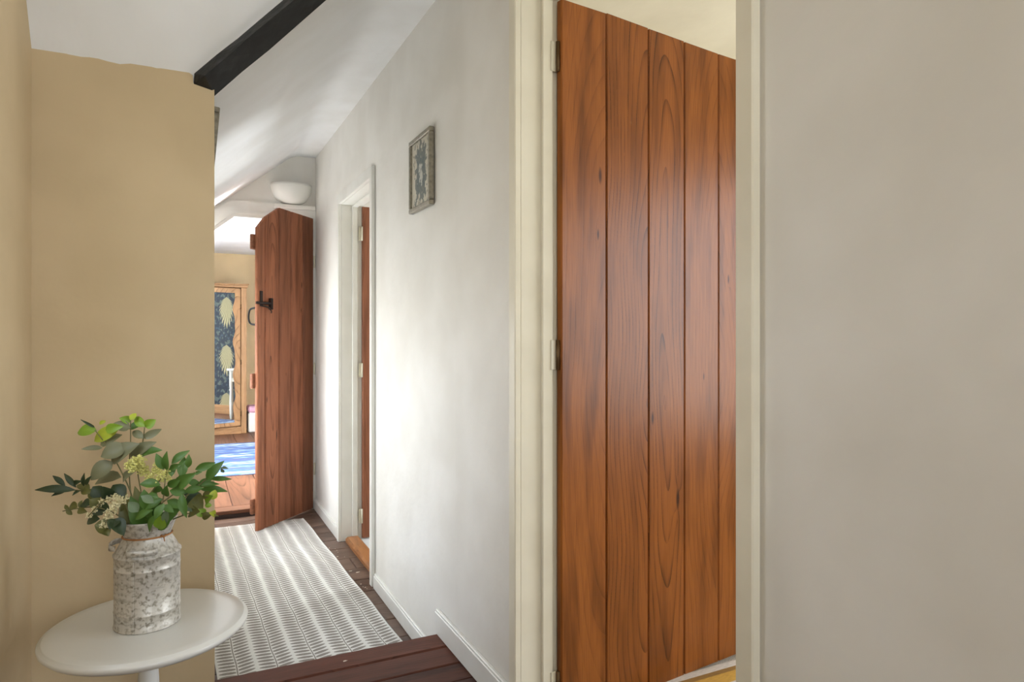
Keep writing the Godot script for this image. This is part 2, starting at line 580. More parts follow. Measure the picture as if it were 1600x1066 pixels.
# casement in a wall across x (turn 90) or across d; at = middle of the opening, outside face towards +x of the local frame
func window(called: String, label: String, at: Vector3, wide: float, high: float, turn: float, lights: int, sill := 0.12):
	var w := base(called, label, "window", at, turn)
	var st := begin()
	var f := 0.05
	cbox(st, Vector3(-0.03, -high / 2, -wide / 2), Vector3(0.03, -high / 2 + f, wide / 2), 0.006)
	cbox(st, Vector3(-0.03, high / 2 - f, -wide / 2), Vector3(0.03, high / 2, wide / 2), 0.006)
	cbox(st, Vector3(-0.03, -high / 2 + f, -wide / 2), Vector3(0.03, high / 2 - f, -wide / 2 + f), 0.006)
	cbox(st, Vector3(-0.03, -high / 2 + f, wide / 2 - f), Vector3(0.03, high / 2 - f, wide / 2), 0.006)
	put(st, "window_frame", M.gloss, w)
	var step := (wide - 2 * f) / lights
	for k in lights:
		var z0 := -wide / 2 + f + k * step
		if k > 0:
			st = begin()
			cbox(st, Vector3(-0.025, -high / 2 + f, z0 - 0.02), Vector3(0.025, high / 2 - f, z0 + 0.02), 0.005)
			put(st, "mullion", M.gloss, w)
		st = begin()
		cbox(st, Vector3(-0.003, -high / 2 + f, z0 + (0.02 if k > 0 else 0.0)), Vector3(0.003, high / 2 - f, z0 + step - (0.02 if k < lights - 1 else 0.0)))
		put(st, "pane", M.glass, w)
	st = begin()
	cbox(st, Vector3(-sill, -high / 2, -wide / 2), Vector3(-0.03, -high / 2 + 0.025, wide / 2), 0.006)
	put(st, "window_sill", M.gloss, w)

func slope_a(x: float, d: float) -> float:
	var k := lerpf(0.87, 0.79, clampf((d - 2.4) / 2.8, 0, 1))
	return 1.975 + k * (x - 0.095)

func ceiling_y(x: float, d: float) -> float:
	var b := 2.015 + 1.48 * (2.43 - d)
	var a := slope_a(x, d)
	var y := maxf(a, b)
	var top := 2.486
	# the plaster rounds over softly where the slope meets the flat
	var s := 0.035
	var h := clampf(0.5 + 0.5 * (top - y) / s, 0, 1)
	y = lerpf(top, y, h) - s * h * (1.0 - h)
	return y

func _shell():
	var st := begin()
	# right-hand wall of landing and corridor, with a fine joint at 2.30
	wall_x(st, 0.90, 1.02, -1.6, 2.2975, -0.3, 2.75, [[0.885, 1.787, -0.3, 2.19]])
	wall_x(st, 0.901, 1.02, 2.3005, 5.32, -0.3, 2.75, [[3.48, 4.295, -0.3, 1.99]])
	wall_x(st, 0.908, 1.01, 2.29, 2.31, -0.3, 2.75)
	setting(put(st, "wall_right", M.white), "long off-white plaster wall on the right with two doorways", "wall")
	st = begin()
	wall_x(st, -0.52, -0.404, -1.6, 2.49, -0.3, 2.75, [[1.30, 1.90, 1.0, 1.70]])
	setting(put(st, "wall_left", M.tan), "beige plaster wall at the left edge beside the side table", "wall")
	window("window_9", "white casement window in the beige wall beside the viewer", P(-0.465, 1.35, 1.60), 0.6, 0.7, PI, 2, 0.058)
	# beige stub wall behind the table, notched for the beam
	st = begin()
	var poly := [P(-0.404, -0.3, 2.43), P(-0.404, 2.03, 2.43)]
	for k in 12:
		poly.append(P(-0.38 + k * 0.034, 2.0145 + 0.004 * sin(k * 1.9) + 0.003 * sin(k * 0.7 + 1.0), 2.43))
	poly.append_array([P(0.018, 2.016, 2.43), P(0.030, 2.008, 2.43), P(0.0325, 1.982, 2.43), P(0.06, 1.990, 2.43), P(0.088, 1.9975, 2.43), P(0.095, 1.990, 2.43), P(0.096, -0.3, 2.43)])
	prism(st, poly, P(0, 0, 0.06))
	setting(put(st, "wall_stub", M.tan), "beige stub wall behind the side table with a notched top corner", "wall")
	st = begin()
	wall_x(st, -0.045, 0.045, 2.49, 5.32, -0.3, 2.05, [[2.50, 3.34, 0.24, 1.36], [4.0, 4.8, 0.24, 1.36]])
	setting(put(st, "wall_eaves", M.white), "low off-white corridor wall under the slope with two windows", "wall")
	window("window_1", "nearer white casement window in the low corridor wall", P(0.0, 0.80, 2.92), 0.84, 1.12, PI, 2, 0.07)
	window("window_7", "farther white casement window in the low corridor wall", P(0.0, 0.80, 4.40), 0.80, 1.12, PI, 2, 0.07)
	st = begin()
	wall_d(st, -1.72, -1.6, -0.52, 1.02, -0.3, 2.75, [[-0.2, 0.7, 1.10, 2.0]])
	window("window_2", "small white casement window high in the wall behind the viewer", P(0.25, 1.55, -1.66), 0.9, 0.9, -PI / 2, 2)
	setting(put(st, "wall_back", M.cream), "cream wall closing the landing behind the viewer", "wall")
	# end wall with the clipped doorway
	st = begin()
	var d := 5.20
	prism(st, [P(0.045, -0.3, d), P(0.045, 2.6, d), P(1.0, 2.6, d), P(1.0, -0.3, d), P(0.872, -0.3, d), P(0.872, 2.013, d), P(0.325, 2.013, d), P(0.14, 1.862, d), P(0.14, -0.3, d)], P(0, 0, 0.12))
	wall_d(st, 5.20, 5.32, -1.12, 0.045, -0.3, 2.6)
	wall_d(st, 5.20, 5.32, 1.0, 2.12, -0.3, 2.6)
	setting(put(st, "wall_end", M.white), "off-white gable end of the corridor above the plank door", "wall")
	# ceiling of landing and corridor: two slopes meeting under the beam, flat at the top
	st = begin(true)
	var xs := []
	var ds := []
	var x := -0.42
	while x < 0.93:
		xs.append(x)
		x += 0.025
	var dd := -1.62
	while dd < 5.26:
		ds.append(dd)
		dd += 0.025 if dd > 1.9 and dd < 2.9 else 0.1
	for i in xs.size() - 1:
		for j in ds.size() - 1:
			if xs[i] < -0.06 and ds[j] > 2.52: continue
			var q := []
			for k in [[0, 0], [1, 0], [1, 1], [0, 1]]:
				q.append(P(xs[i + k[0]], ceiling_y(xs[i + k[0]], ds[j + k[1]]), ds[j + k[1]]))
			quad(st, q[0], q[1], q[2], q[3], Vector3.DOWN)
			var up := Vector3(0, 0.12, 0)
			quad(st, q[0] + up, q[1] + up, q[2] + up, q[3] + up, Vector3.UP)
	setting(put(st, "ceiling", M.ceiling), "white sloping plaster ceiling over landing and corridor", "ceiling")
	# rooms behind the doorways
	st = begin()
	wall_x(st, 3.0, 3.25, -1.5, 3.1, -0.3, 2.75, [[-0.65, 1.25, 0.57, 2.09], [2.0, 2.8, 0.80, 1.90]])
	setting(put(st, "wall_front_room", M.cream), "cream window wall of the room behind the open door", "wall")
	window("window_3", "wide white casement window lighting the room behind the open door", P(3.14, 1.33, 0.3), 1.9, 1.52, 0, 3)
	window("window_8", "narrow white casement window behind the open plank door", P(3.14, 1.35, 2.4), 0.8, 1.1, 0, 2)
	st = begin()
	wall_d(st, 3.0, 3.1, 1.02, 3.25, -0.3, 2.75)
	setting(put(st, "wall_partition", M.cream), "cream wall seen above the open plank door", "wall")
	st = begin()
	wall_d(st, -1.6, -1.5, 1.02, 3.25, -0.3, 2.75)
	setting(put(st, "wall_near", M.cream), "cream near wall of the room behind the open door", "wall")
	st = begin()
	cbox(st, P(1.0, 2.5, -1.6), P(3.25, 2.62, 3.1))
	setting(put(st, "ceiling_front_room", M.cream), "cream ceiling of the room behind the open door", "ceiling")
	st = begin()
	wall_x(st, 2.4, 2.65, 3.1, 5.2, -0.3, 2.6, [[3.7, 4.5, 0.7, 1.7]])
	setting(put(st, "wall_bathroom", M.white), "white window wall of the small room off the corridor", "wall")
	window("window_4", "white casement window in the small room off the corridor", P(2.52, 1.2, 4.1), 0.8, 1.0, 0, 2)
	st = begin()
	cbox(st, P(1.0, 2.35, 3.1), P(2.65, 2.5, 5.2))
	setting(put(st, "ceiling_bathroom", M.ceiling), "white ceiling of the small room off the corridor", "ceiling")
	# bedroom
	st = begin()
	wall_d(st, 9.70, 9.82, -1.2, 2.2, -0.3, 2.5)
	setting(put(st, "wall_bedroom", M.tan), "beige bedroom wall behind the pine wardrobe", "wall")
	st = begin()
	wall_x(st, 2.0, 2.25, 5.32, 9.82, -0.3, 2.5, [[5.5, 6.4, 0.5, 1.7]])
	put(st, "wall_core", M.tan, base("wall_papered", "bedroom wall hung with navy plume wallpaper, seen in the mirror", "wall"))
	var wp := get_node("wall_papered")
	st = begin()
	quad(st, P(1.995, -0.1, 6.45), P(1.995, -0.1, 9.7), P(1.995, 2.3, 9.7), P(1.995, 2.3, 6.45), Vector3.LEFT, [Vector2(0, 2.4 / 1.5), Vector2(3.25, 2.4 / 1.5), Vector2(3.25, 0), Vector2(0, 0)])
	put(st, "wallpaper", M.wallpaper, wp)
	st = begin()
	cbox(st, P(1.975, BED, 6.45), P(1.999, BED + 0.14, 9.69), 0.004)
	put(st, "baseboard", M.pine, wp)
	window("window_5", "white casement window in the papered bedroom wall", P(2.12, 1.1, 5.95), 0.9, 1.2, 0, 2)
	st = begin()
	wall_x(st, -1.25, -1.0, 5.32, 9.82, -0.3, 1.3, [[6.25, 7.75, 0.15, 0.95]])
	setting(put(st, "wall_knee", M.tan), "low beige bedroom wall under the roof slope", "wall")
	window("window_6", "low white casement window under the bedroom slope", P(-1.13, 0.55, 7.0), 1.5, 0.8, PI, 3)
	st = begin()
	prism(st, [P(-1.25, 0.96, 5.3), P(0.30, 2.195, 5.3), P(0.345, 2.217, 5.3), P(0.40, 2.226, 5.3), P(2.25, 2.226, 5.3), P(2.25, 2.36, 5.3), P(0.3, 2.36, 5.3), P(-1.25, 1.15, 5.3)], P(0, 0, 4.52))
	setting(put(st, "ceiling_bedroom", M.ceiling), "white bedroom ceiling with one sloping side seen through the doorway", "ceiling")
	# black valley beam
	st = begin()
	var u0 := P(0.035, 2.015, 2.43)
	var u1 := P(0.294, 2.243, 2.276)
	var m0 := P(0.064, 1.996, 2.38)
	var m1 := P(0.313, 2.222, 2.225)
	var l0 := P(0.0963, 1.957, 2.45)
	var l1 := P(0.428, 2.262, 2.25)
	var ring := []
	for s in range(0, 9):
		var t := s * 0.245
		var wob := 0.0025 * sin(s * 2.1)
		var a := u0.lerp(u1, t) + Vector3(0, wob, 0)
		var b := m0.lerp(m1, t) + Vector3(0, -wob, 0)
		var c := l0.lerp(l1, t) + Vector3(0, wob, 0)
		ring.append([a, b, c, a + (c - b) + Vector3(0, 0.06, -0.02)])
	for s in 8:
		var mid := Vector3.ZERO
		for k in 4: mid += (ring[s][k] + ring[s + 1][k]) / 8.0
		for k in 4:
			var k2 := (k + 1) % 4
			var fc: Vector3 = (ring[s][k] + ring[s + 1][k2]) / 2.0
			quad(st, ring[s][k], ring[s][k2], ring[s + 1][k2], ring[s + 1][k], fc - mid)
	var foot := P(0.0335, 1.980, 2.431)
	var back := P(0.05, 1.955, 2.50)
	tri(st, ring[0][0], foot, ring[0][1], Vector3(-1, 0, 1))
	tri(st, foot, ring[0][1], ring[0][2], Vector3(0, -1, 0.3))
	tri(st, foot, ring[0][2], back, Vector3(0, -1, 0))
	tri(st, ring[0][0], foot, back, Vector3(-1, 0, 0))
	tri(st, ring[0][0], back, ring[0][3], Vector3(-1, 0, -1))
	tri(st, ring[0][2], back, ring[0][3], Vector3(0, 0, -1))
	quad(st, ring[8][0], ring[8][1], ring[8][2], ring[8][3], u1 - u0)
	tag(put(st, "roof_beam", M.beam), "black painted timber beam slanting up across the ceiling", "beam")

func plank(parent: Node3D, called: String, lo: Vector3, hi: Vector3, m: Material, e := 0.004) -> MeshInstance3D:
	var st := begin()
	cbox(st, lo, hi, e)
	return put(st, called, m, parent)

func _floors():
	# landing boards run across, the last one is the nosing of the step
	var f := base("floor", "dark stained landing floorboards ending in a step", "floor")
	plank(f, "subfloor", P(-0.404, -0.3, -1.6), P(0.90, -0.03, 2.44), M.dark_wood, 0.0)
	var edges := [2.474, 2.352, 2.222, 2.106]
	while edges[-1] > -1.5: edges.append(edges[-1] - 0.124)
	for k in edges.size() - 1:
		var cut := 0.9 if k != 0 else 0.899
		plank(f, "plank", P(-0.404, -0.028, edges[k + 1] + 0.0018), P(cut, 0.0 - 0.0012 * (k % 3), edges[k] - 0.0018), M.board[(k * 2 + 1) % 5], 0.004 if k else 0.008)
	var lf := base("floor_corridor", "worn dark floorboards of the lower corridor", "floor")
	plank(lf, "subfloor", P(0.0, -0.32, 2.44), P(0.905, LOW - 0.03, 5.2), M.dark_wood, 0.0)
	plank(lf, "riser", P(0.0, LOW - 0.02, 2.44), P(0.90, -0.028, 2.455), M.board[0], 0.0)
	var joints := [2.455, 2.64, 2.835, 3.03, 3.225, 3.41, 3.585, 3.765, 3.957, 4.152, 4.34, 4.53, 4.72, 4.91, 5.06, 5.19]
	for k in joints.size() - 1:
		var parts := [[0.046, 0.90]]
		if k == 7: parts = [[0.046, 0.880], [0.882, 0.90]]
		if k in [6, 7, 8, 9]: parts[-1][1] = 0.935
		for q in parts:
			plank(lf, "plank", P(q[0], LOW - 0.028, joints[k] + 0.0015), P(q[1] - 0.0015, LOW - 0.001 * ((k * 7) % 3), joints[k + 1] - 0.0015), M.lowboard[(k * 3 + 2) % 5], 0.004)
	var fr := RandomNumberGenerator.new()
	fr.seed = 12
	for s in 22:
		var q := [fr.randf_range(0.775, 0.885), fr.randf_range(3.30, 4.20), fr.randf_range(0.002, 0.006)]
		if s == 0: q = [0.866, 3.70, 0.016]
		if s == 1: q = [0.835, 3.735, 0.010]
		if s == 2: q = [0.52, 2.405, 0.009]
		var y := LOW - 0.002 if s != 2 else -0.002
		var st := begin()
		var pts := []
		var lean := fr.randf_range(0.0, PI)
		for k in 11:
			var a := TAU * k / 11.0
			var r: float = q[2] * fr.randf_range(0.45, 1.2)
			var o := Vector2(r * cos(a), r * sin(a) * 0.5).rotated(lean if s > 2 else 0.2)
			pts.append(P(q[0] + o.x, y, q[1] + o.y))
		prism(st, pts, Vector3(0, 0.0026, 0))
		put(st, "paint_splash", M.paint_flake, lf if s != 2 else f)
	var bf := base("floor_bedroom", "reddish brown bedroom floorboards a small step up", "floor")
	plank(bf, "subfloor", P(-1.0, -0.32, 5.2), P(2.0, BED - 0.03, 9.7), M.dark_wood, 0.0)
	plank(bf, "riser", P(0.14, LOW - 0.02, 5.185), P(0.872, BED - 0.028, 5.199), M.dark_wood, 0.0)
	var x := -0.99
	var k := 0
	while x < 1.99:
		var w := 0.205 if k % 2 else 0.235
		plank(bf, "plank", P(x + 0.0015, BED - 0.028, 5.325), P(minf(x + w, 1.995) - 0.0015, BED, 9.69), M.bedboard[(k * 2) % 5], 0.004)
		x += w
		k += 1
	plank(bf, "doorway_board", P(0.145, BED - 0.028, 5.19), P(0.868, BED, 5.322), M.bedboard[1], 0.004)
	var st2 := begin()
	cbox(st2, P(1.02, -0.3, -1.5), P(3.0, -0.02, 3.0))
	cbox(st2, P(0.91, -0.3, 0.89), P(1.02, -0.021, 1.78))
	setting(put(st2, "floor_front_room", M.carpet), "pale carpet of the room behind the open door", "floor")
	var rf := base("floor_bathroom", "pale grey tiled floor of the small room off the corridor", "floor")
	plank(rf, "subfloor", P(1.0, -0.32, 3.1), P(2.4, LOW - 0.01, 5.2), M.painted_metal, 0.0)
	for i in 5:
		for j in 7:
			plank(rf, "tile", P(1.012 + i * 0.28, LOW - 0.01, 3.11 + j * 0.298), P(1.288 + i * 0.28, LOW + 0.004, 3.404 + j * 0.298), M.tile, 0.003)

func _trim():
	var st := begin()
	# skirting on landing level
	cbox(st, P(0.882, 0.0, 1.815), P(0.90, 0.084, 2.484), 0.003)
	cbox(st, P(0.886, 0.084, 1.815), P(0.90, 0.092, 2.484), 0.003)
	setting(put(st, "baseboard_landing", M.skirt), "white skirting board at the top of the step", "baseboard")
	st = begin()
	cbox(st, P(0.884, LOW, 2.456), P(0.902, -0.085, 3.43), 0.003)
	cbox(st, P(0.889, -0.085, 2.456), P(0.902, -0.076, 3.43), 0.003)
	setting(put(st, "baseboard_corridor", M.skirt), "white skirting board below the step on the right", "baseboard")
	st = begin()
	cbox(st, P(0.884, LOW, 4.335), P(0.902, -0.082, 5.2), 0.003)
	cbox(st, P(0.889, -0.082, 4.335), P(0.902, -0.073, 5.2), 0.003)
	setting(put(st, "baseboard_end", M.skirt), "white skirting board between the two far doorways", "baseboard")
	st = begin()
	cbox(st, P(0.884, 0.0, -1.6), P(0.90, 0.09, 0.85), 0.003)
	setting(put(st, "baseboard_near", M.skirt), "white skirting board under the near right wall", "baseboard")
	door_frame("trim_1", "cream gloss door frame around the near plank door", 0.885, 1.787, 2.19, 0.0, M.gloss)
	door_frame("trim_2", "white gloss door frame around the middle doorway", 3.48, 4.295, 1.99, LOW, M.skirt)
	# clipped frame round the end doorway
	var t := base("trim_3", "white frame with a clipped top corner around the end doorway", "door frame")
	st = begin()
	var d := 5.20
	prism(st, [P(0.304, 2.118, d), P(0.90, 2.118, d), P(0.90, 2.0, d), P(0.33, 2.0, d), P(0.333, 1.998, d), P(0.18, 1.873, d), P(0.155, 1.873, d), P(0.155, LOW, d), P(0.06, LOW, d), P(0.06, 1.918, d)], P(0, 0, -0.018))
	put(st, "architrave", M.skirt, t)
	st = begin()
	cbox(st, P(0.862, LOW, 5.182), P(0.899, 2.0, 5.20), 0.003)
	put(st, "architrave", M.skirt, t)
	st = begin()
	prism(st, [P(0.318, 2.040, 5.182), P(0.862, 2.040, 5.182), P(0.862, 2.022, 5.182), P(0.326, 2.022, 5.182), P(0.155, 1.882, 5.182), P(0.155, 1.905, 5.182)], P(0, 0, -0.008))
	put(st, "bead", M.skirt, t)
	st = begin()
	cbox(st, P(0.60, 2.083, 5.150), P(0.893, 2.113, 5.182), 0.003)
	put(st, "ledge", M.skirt, t)

func door_frame(called: String, label: String, d0: float, d1: float, top: float, foot: float, m: Material):
	var t := base(called, label, "door frame")
	for far in [false, true]:
		var e: float = d1 if far else d0
		var s := 1.0 if far else -1.0
		var st := begin()
		cbox(st, P(0.880, foot, e - s * 0.012), P(0.90, top + 0.05, e + s * 0.030), 0.003)
		put(st, "architrave", m, t)
		st = begin()
		cbox(st, P(0.900, foot, e), P(1.036, top, e - s * 0.010), 0.002)
		put(st, "lining", m, t)
		st = begin()
		cbox(st, P(0.968, foot, e - s * 0.010), P(1.002, top, e - s * 0.024), 0.002)
		put(st, "door_stop", m, t)
	var st3 := begin()
	cbox(st3, P(0.880, top - 0.012, d0 + 0.012), P(0.90, top + 0.05, d1 - 0.012), 0.003)
	put(st3, "architrave", m, t)
	st3 = begin()
	cbox(st3, P(0.900, top - 0.012, d0 + 0.01), P(1.036, top, d1 - 0.01), 0.002)
	cbox(st3, P(0.968, top - 0.024, d0 + 0.024), P(1.002, top - 0.012, d1 - 0.024), 0.002)
	put(st3, "lining", m, t)

func hinge(parent: Node3D, at: Vector3, h: float, m: Material):
	var st := begin(true)
	tube(st, [at - Vector3(0, h / 2, 0), at + Vector3(0, h / 2, 0)], 0.006, 0.006, 8)
	put(st, "hinge", m, parent)

# plank door hung from its origin, running along local +x; faces -z(near) side out
func plank_door(called: String, label: String, at: Vector3, turn: float, widths: Array, y0: float, tops: Array, thick: float, mats: Array, order: Array, gap := 0.0012, e := 0.0035) -> Node3D:
	var n := base(called, label, "door", at, turn)
	var x := 0.0
	for k in widths.size():
		var w: float = widths[k]
		var st := begin()
		var ta: float = tops[k][0]
		var tb: float = tops[k][1]
		# front face bevelled along both long edges: the joints are real V-grooves
		var za := 0.0
		var zb := -thick
		var xs := [x + gap, x + gap + e, x + w - gap - e, x + w - gap]
		var topf := func(xx): return lerpf(ta, tb, clampf((xx - x) / w, 0, 1))
		var zf := [za - e, za, za, za - e]
		for i in 3:
			var p := Vector3(xs[i], y0, zf[i])
			var q := Vector3(xs[i + 1], y0, zf[i + 1])
			var r := Vector3(xs[i + 1], topf.call(xs[i + 1]), zf[i + 1])
			var s := Vector3(xs[i], topf.call(xs[i]), zf[i])
			var ua: float = (xs[i] - x) / w
			var ub: float = (xs[i + 1] - x) / w
			quad(st, p, q, r, s, Vector3(-0.5 if i == 0 else (0.5 if i == 2 else 0.0), 0, 1), [Vector2(ua, 1), Vector2(ub, 1), Vector2(ub, 0), Vector2(ua, 0)])
		var b := [Vector3(xs[0], y0, zb), Vector3(xs[3], y0, zb), Vector3(xs[3], topf.call(xs[3]), zb), Vector3(xs[0], topf.call(xs[0]), zb)]
		quad(st, b[0], b[1], b[2], b[3], Vector3(0, 0, -1), [Vector2(0, 1), Vector2(1, 1), Vector2(1, 0), Vector2(0, 0)])
		quad(st, Vector3(xs[0], y0, zf[0]), b[0], b[3], Vector3(xs[0], b[3].y, zf[0]), Vector3(-1, 0, 0), [Vector2(0.0, 1), Vector2(0.2, 1), Vector2(0.2, 0), Vector2(0.0, 0)])
		quad(st, Vector3(xs[3], y0, zf[3]), b[1], b[2], Vector3(xs[3], b[2].y, zf[3]), Vector3(1, 0, 0), [Vector2(0.8, 1), Vector2(1, 1), Vector2(1, 0), Vector2(0.8, 0)])
		quad(st, Vector3(xs[0], b[3].y, za), Vector3(xs[3], b[2].y, za), b[2], b[3], Vector3.UP, [Vector2(0, 0), Vector2(1, 0), Vector2(1, .02), Vector2(0, .02)])
		quad(st, Vector3(xs[0], y0, za), Vector3(xs[3], y0, za), b[1], b[0], Vector3.DOWN, [Vector2(0, 0), Vector2(1, 0), Vector2(1, .02), Vector2(0, .02)])
		put(st, "plank", mats[order[k]], n)
		x += w
	return n

func _doors():
	# near door, swung into the room
	var ang := deg_to_rad(90.0 - 82.93)     # from +x towards the far side
	var n := plank_door("door_1", "glossy brown plank door standing open at the near doorway", P(1.022, 0, 1.747), ang, [0.179, 0.183, 0.170, 0.175, 0.175], -0.008, [[2.170, 2.172], [2.174, 2.171], [2.170, 2.168], [2.167, 2.165], [2.165, 2.166]], 0.022, M.door, [0, 1, 2, 3, 4])
	for y in [0.28, 1.08, 1.85]:
		var st := begin()
		cbox(st, Vector3(0.03, y - 0.065, -0.048), Vector3(0.84, y + 0.065, -0.0225), 0.006)
		put(st, "ledge", M.door[1], n)
	for y in [0.10, 1.10, 2.00]:
		var st := begin()
		cbox(st, Vector3(-0.026, y - 0.045, -0.020), Vector3(-0.001, y + 0.045, -0.016), 0.001)
		put(st, "hinge_leaf", M.painted_metal, n)
		hinge(n, Vector3(-0.004, y, -0.012), 0.09, M.brass)
	# middle door, swung into the small room
	n = plank_door("door_2", "brown plank door glimpsed open inside the middle doorway", P(1.030, 0, 4.262), deg_to_rad(4.0), [0.16, 0.16, 0.16, 0.16, 0.13], LOW + 0.012, [[1.972, 1.972], [1.972, 1.972], [1.972, 1.972], [1.972, 1.972], [1.972, 1.972]], 0.022, M.door_far, [3, 0, 2, 1, 4])
	for y in [0.12, 0.95, 1.75]:
		var st := begin()
		cbox(st, Vector3(0.03, y - 0.06, -0.046), Vector3(0.74, y + 0.06, -0.0225), 0.005)
		put(st, "ledge", M.door_far[1], n)
	for y in [0.0, 0.93, 1.80]:
		var st := begin()
		cbox(st, Vector3(-0.022, y - 0.045, -0.012), Vector3(-0.001, y + 0.045, -0.008), 0.001)
		put(st, "hinge_leaf", M.painted_metal, n)
		hinge(n, Vector3(-0.004, y, -0.002), 0.09, M.painted_metal)
	var st2 := begin()
	cbox(st2, P(0.925, LOW - 0.03, 3.49), P(1.012, LOW + 0.030, 4.285), 0.012)
	setting(put(st2, "trim_4", M.threshold), "brown wooden threshold strip in the middle doorway", "threshold")
	# end door, opening towards the viewer; runs from the hinge towards the left and near
	# built from the free edge to the hinge so that its planks read left to right
	var free := P(0.443, 0, 4.720)
	var hin := P(0.884, 0, 5.172)
	var dirv := (hin - free).normalized()
	var w := free.distance_to(hin)
	var turn := atan2(-dirv.z, dirv.x)
	var cuts := [0.0, 0.131, 0.362, 0.573, 0.797, 1.0]
	var ws := []
	for k in 5: ws.append((cuts[k + 1] - cuts[k]) * w)
	n = plank_door("door_3", "worn brown plank door with clipped top corner at the corridor end", free, turn, ws, LOW + 0.010, [[1.860, 1.945], [1.945, 2.034], [2.034, 2.030], [2.030, 2.026], [2.026, 2.022]], 0.020, M.door_far, [4, 2, 3, 0, 1], 0.0034, 0.006)
	for y in [0.02, 0.85, 1.77]:
		var st := begin()
		cbox(st, Vector3(-0.022, y - 0.05, -0.044), Vector3(w - 0.05, y + 0.05, -0.0205), 0.005)
		put(st, "ledge", M.door_far[1], n)
	for y in [0.15, 0.90, 1.70]:
		hinge(n, Vector3(w + 0.003, y, 0.002), 0.09, M.painted_metal)
	# thumb latch
	var l := Node3D.new()
	l.name = "latch"
	n.add_child(l)
	l.position = Vector3(0.03, 1.375, 0.0)
	st2 = begin()
	cbox(st2, Vector3(-0.006, -0.03, 0.0), Vector3(0.016, 0.072, 0.010), 0.002)
	put(st2, "keeper", M.iron, l)
	st2 = begin()
	cbox(st2, Vector3(-0.06, -0.018, 0.010), Vector3(0.105, 0.0, 0.020), 0.003)
	put(st2, "latch_bar", M.iron, l)
	st2 = begin()
	cbox(st2, Vector3(0.082, -0.05, 0.0), Vector3(0.106, 0.028, 0.024), 0.003)
	put(st2, "guide", M.iron, l)
	st2 = begin(true)
	tube(st2, smooth_path([Vector3(0.0, -0.026, 0.012), Vector3(0.05, -0.036, 0.024), Vector3(0.086, -0.058, 0.02), Vector3(0.09, -0.074, 0.016)], 4), 0.006, 0.004, 6)
	put(st2, "thumb_lever", M.iron, l)
	st2 = begin(true)
	tube(st2, smooth_path([Vector3(0.012, 1.335, -0.020), Vector3(0.006, 1.325, -0.058), Vector3(0.004, 1.295, -0.070), Vector3(0.004, 1.255, -0.070), Vector3(0.006, 1.228, -0.056), Vector3(0.012, 1.222, -0.020)], 5), 0.006, 0.006, 8)
	put(st2, "pull_handle", M.black_iron, n)

func _corridor_things():
	var st := begin()
	# patterned runner
	var a := [P(0.128, 0, 2.465), P(0.850, 0, 2.465), P(0.770, 0, 4.925), P(0.062, 0, 4.940)]
	var rows := 60
	var rug := begin(true)
	for i in rows:
		var v0 := float(i) / rows
		var v1 := float(i + 1) / rows
		var g := []
		for q in [[v0, 0.0], [v0, 1.0], [v1, 1.0], [v1, 0.0]]:
			var lo: Vector3 = a[0].lerp(a[3], q[0])
			var hi: Vector3 = a[1].lerp(a[2], q[0])
			var edge := 0.003 * sin(q[0] * 23.0) if q[1] > 0.5 else 0.0
			g.append(lo.lerp(hi, q[1]) + Vector3(edge, LOW + 0.008, 0))
		var t0 := v0 * 2.46 / 0.456
		var t1 := v1 * 2.46 / 0.456
		quad(rug, g[0], g[1], g[2], g[3], Vector3.UP, [Vector2(0, t0), Vector2(1, t0), Vector2(1, t1), Vector2(0, t1)])
	for k in 4:
		var p: Vector3 = a[k] + Vector3(0, LOW, 0)
		var q: Vector3 = a[(k + 1) % 4] + Vector3(0, LOW, 0)
		quad(rug, p, q, q + Vector3(0, 0.008, 0), p + Vector3(0, 0.008, 0), (p + q) / 2.0 - P(0.45, LOW, 3.7), [Vector2(0, 0), Vector2(0, 0.1), Vector2(0.004, 0.1), Vector2(0.004, 0)])
	tag(put(rug, "runner_rug", M.runner), "off-white runner rug with grey fern frond rows on the corridor floor", "rug")
	# picture on the right wall
	picture("picture_frame", "small framed grey botanical print on the right corridor wall", P(0.899, 1.832, 2.662), -PI / 2, 0.27, 0.31, 0.022, 0.0)
	picture("picture_frame", "dark picture frame edge peeping out beyond the beige stub wall", P(0.046, 1.70, 2.66), PI / 2, 0.26, 0.50, 0.026, deg_to_rad(5.0))
	# uplighter bowl
	var n := thing("wall_light", "white plaster half-bowl wall light above the end door", "wall light", P(0.725, 2.113, 5.199))
	var prof := []
	for k in 13:
		var t := PI / 2 * k / 12.0
		prof.append(Vector2(0.148 * pow(sin(t), 0.85), 0.152 * (1.0 - cos(t))))
	prof.append(Vector2(0.138, 0.150))
	for k in range(11, -1, -1):
		var t := PI / 2 * k / 12.0
		prof.append(Vector2(0.138 * pow(sin(t), 0.85), 0.152 - 0.142 * cos(t)))
	st = begin(true)
	lathe(st, prof, 28, Vector3.ZERO, 0.0, PI, 0.85)
	put(st, "bowl", M.plaster, n)
	st = begin()
	cbox(st, Vector3(-0.05, 0.04, 0.0), Vector3(0.05, 0.13, 0.03), 0.004)
	put(st, "bracket", M.plaster, n)
	st = begin(true)
	lathe(st, [Vector2(0, 0.07), Vector2(0.012, 0.07), Vector2(0.014, 0.10), Vector2(0.022, 0.12), Vector2(0.016, 0.14), Vector2(0, 0.146)], 12, Vector3(0, 0, 0.06))
	put(st, "bulb", M.plaster, n)

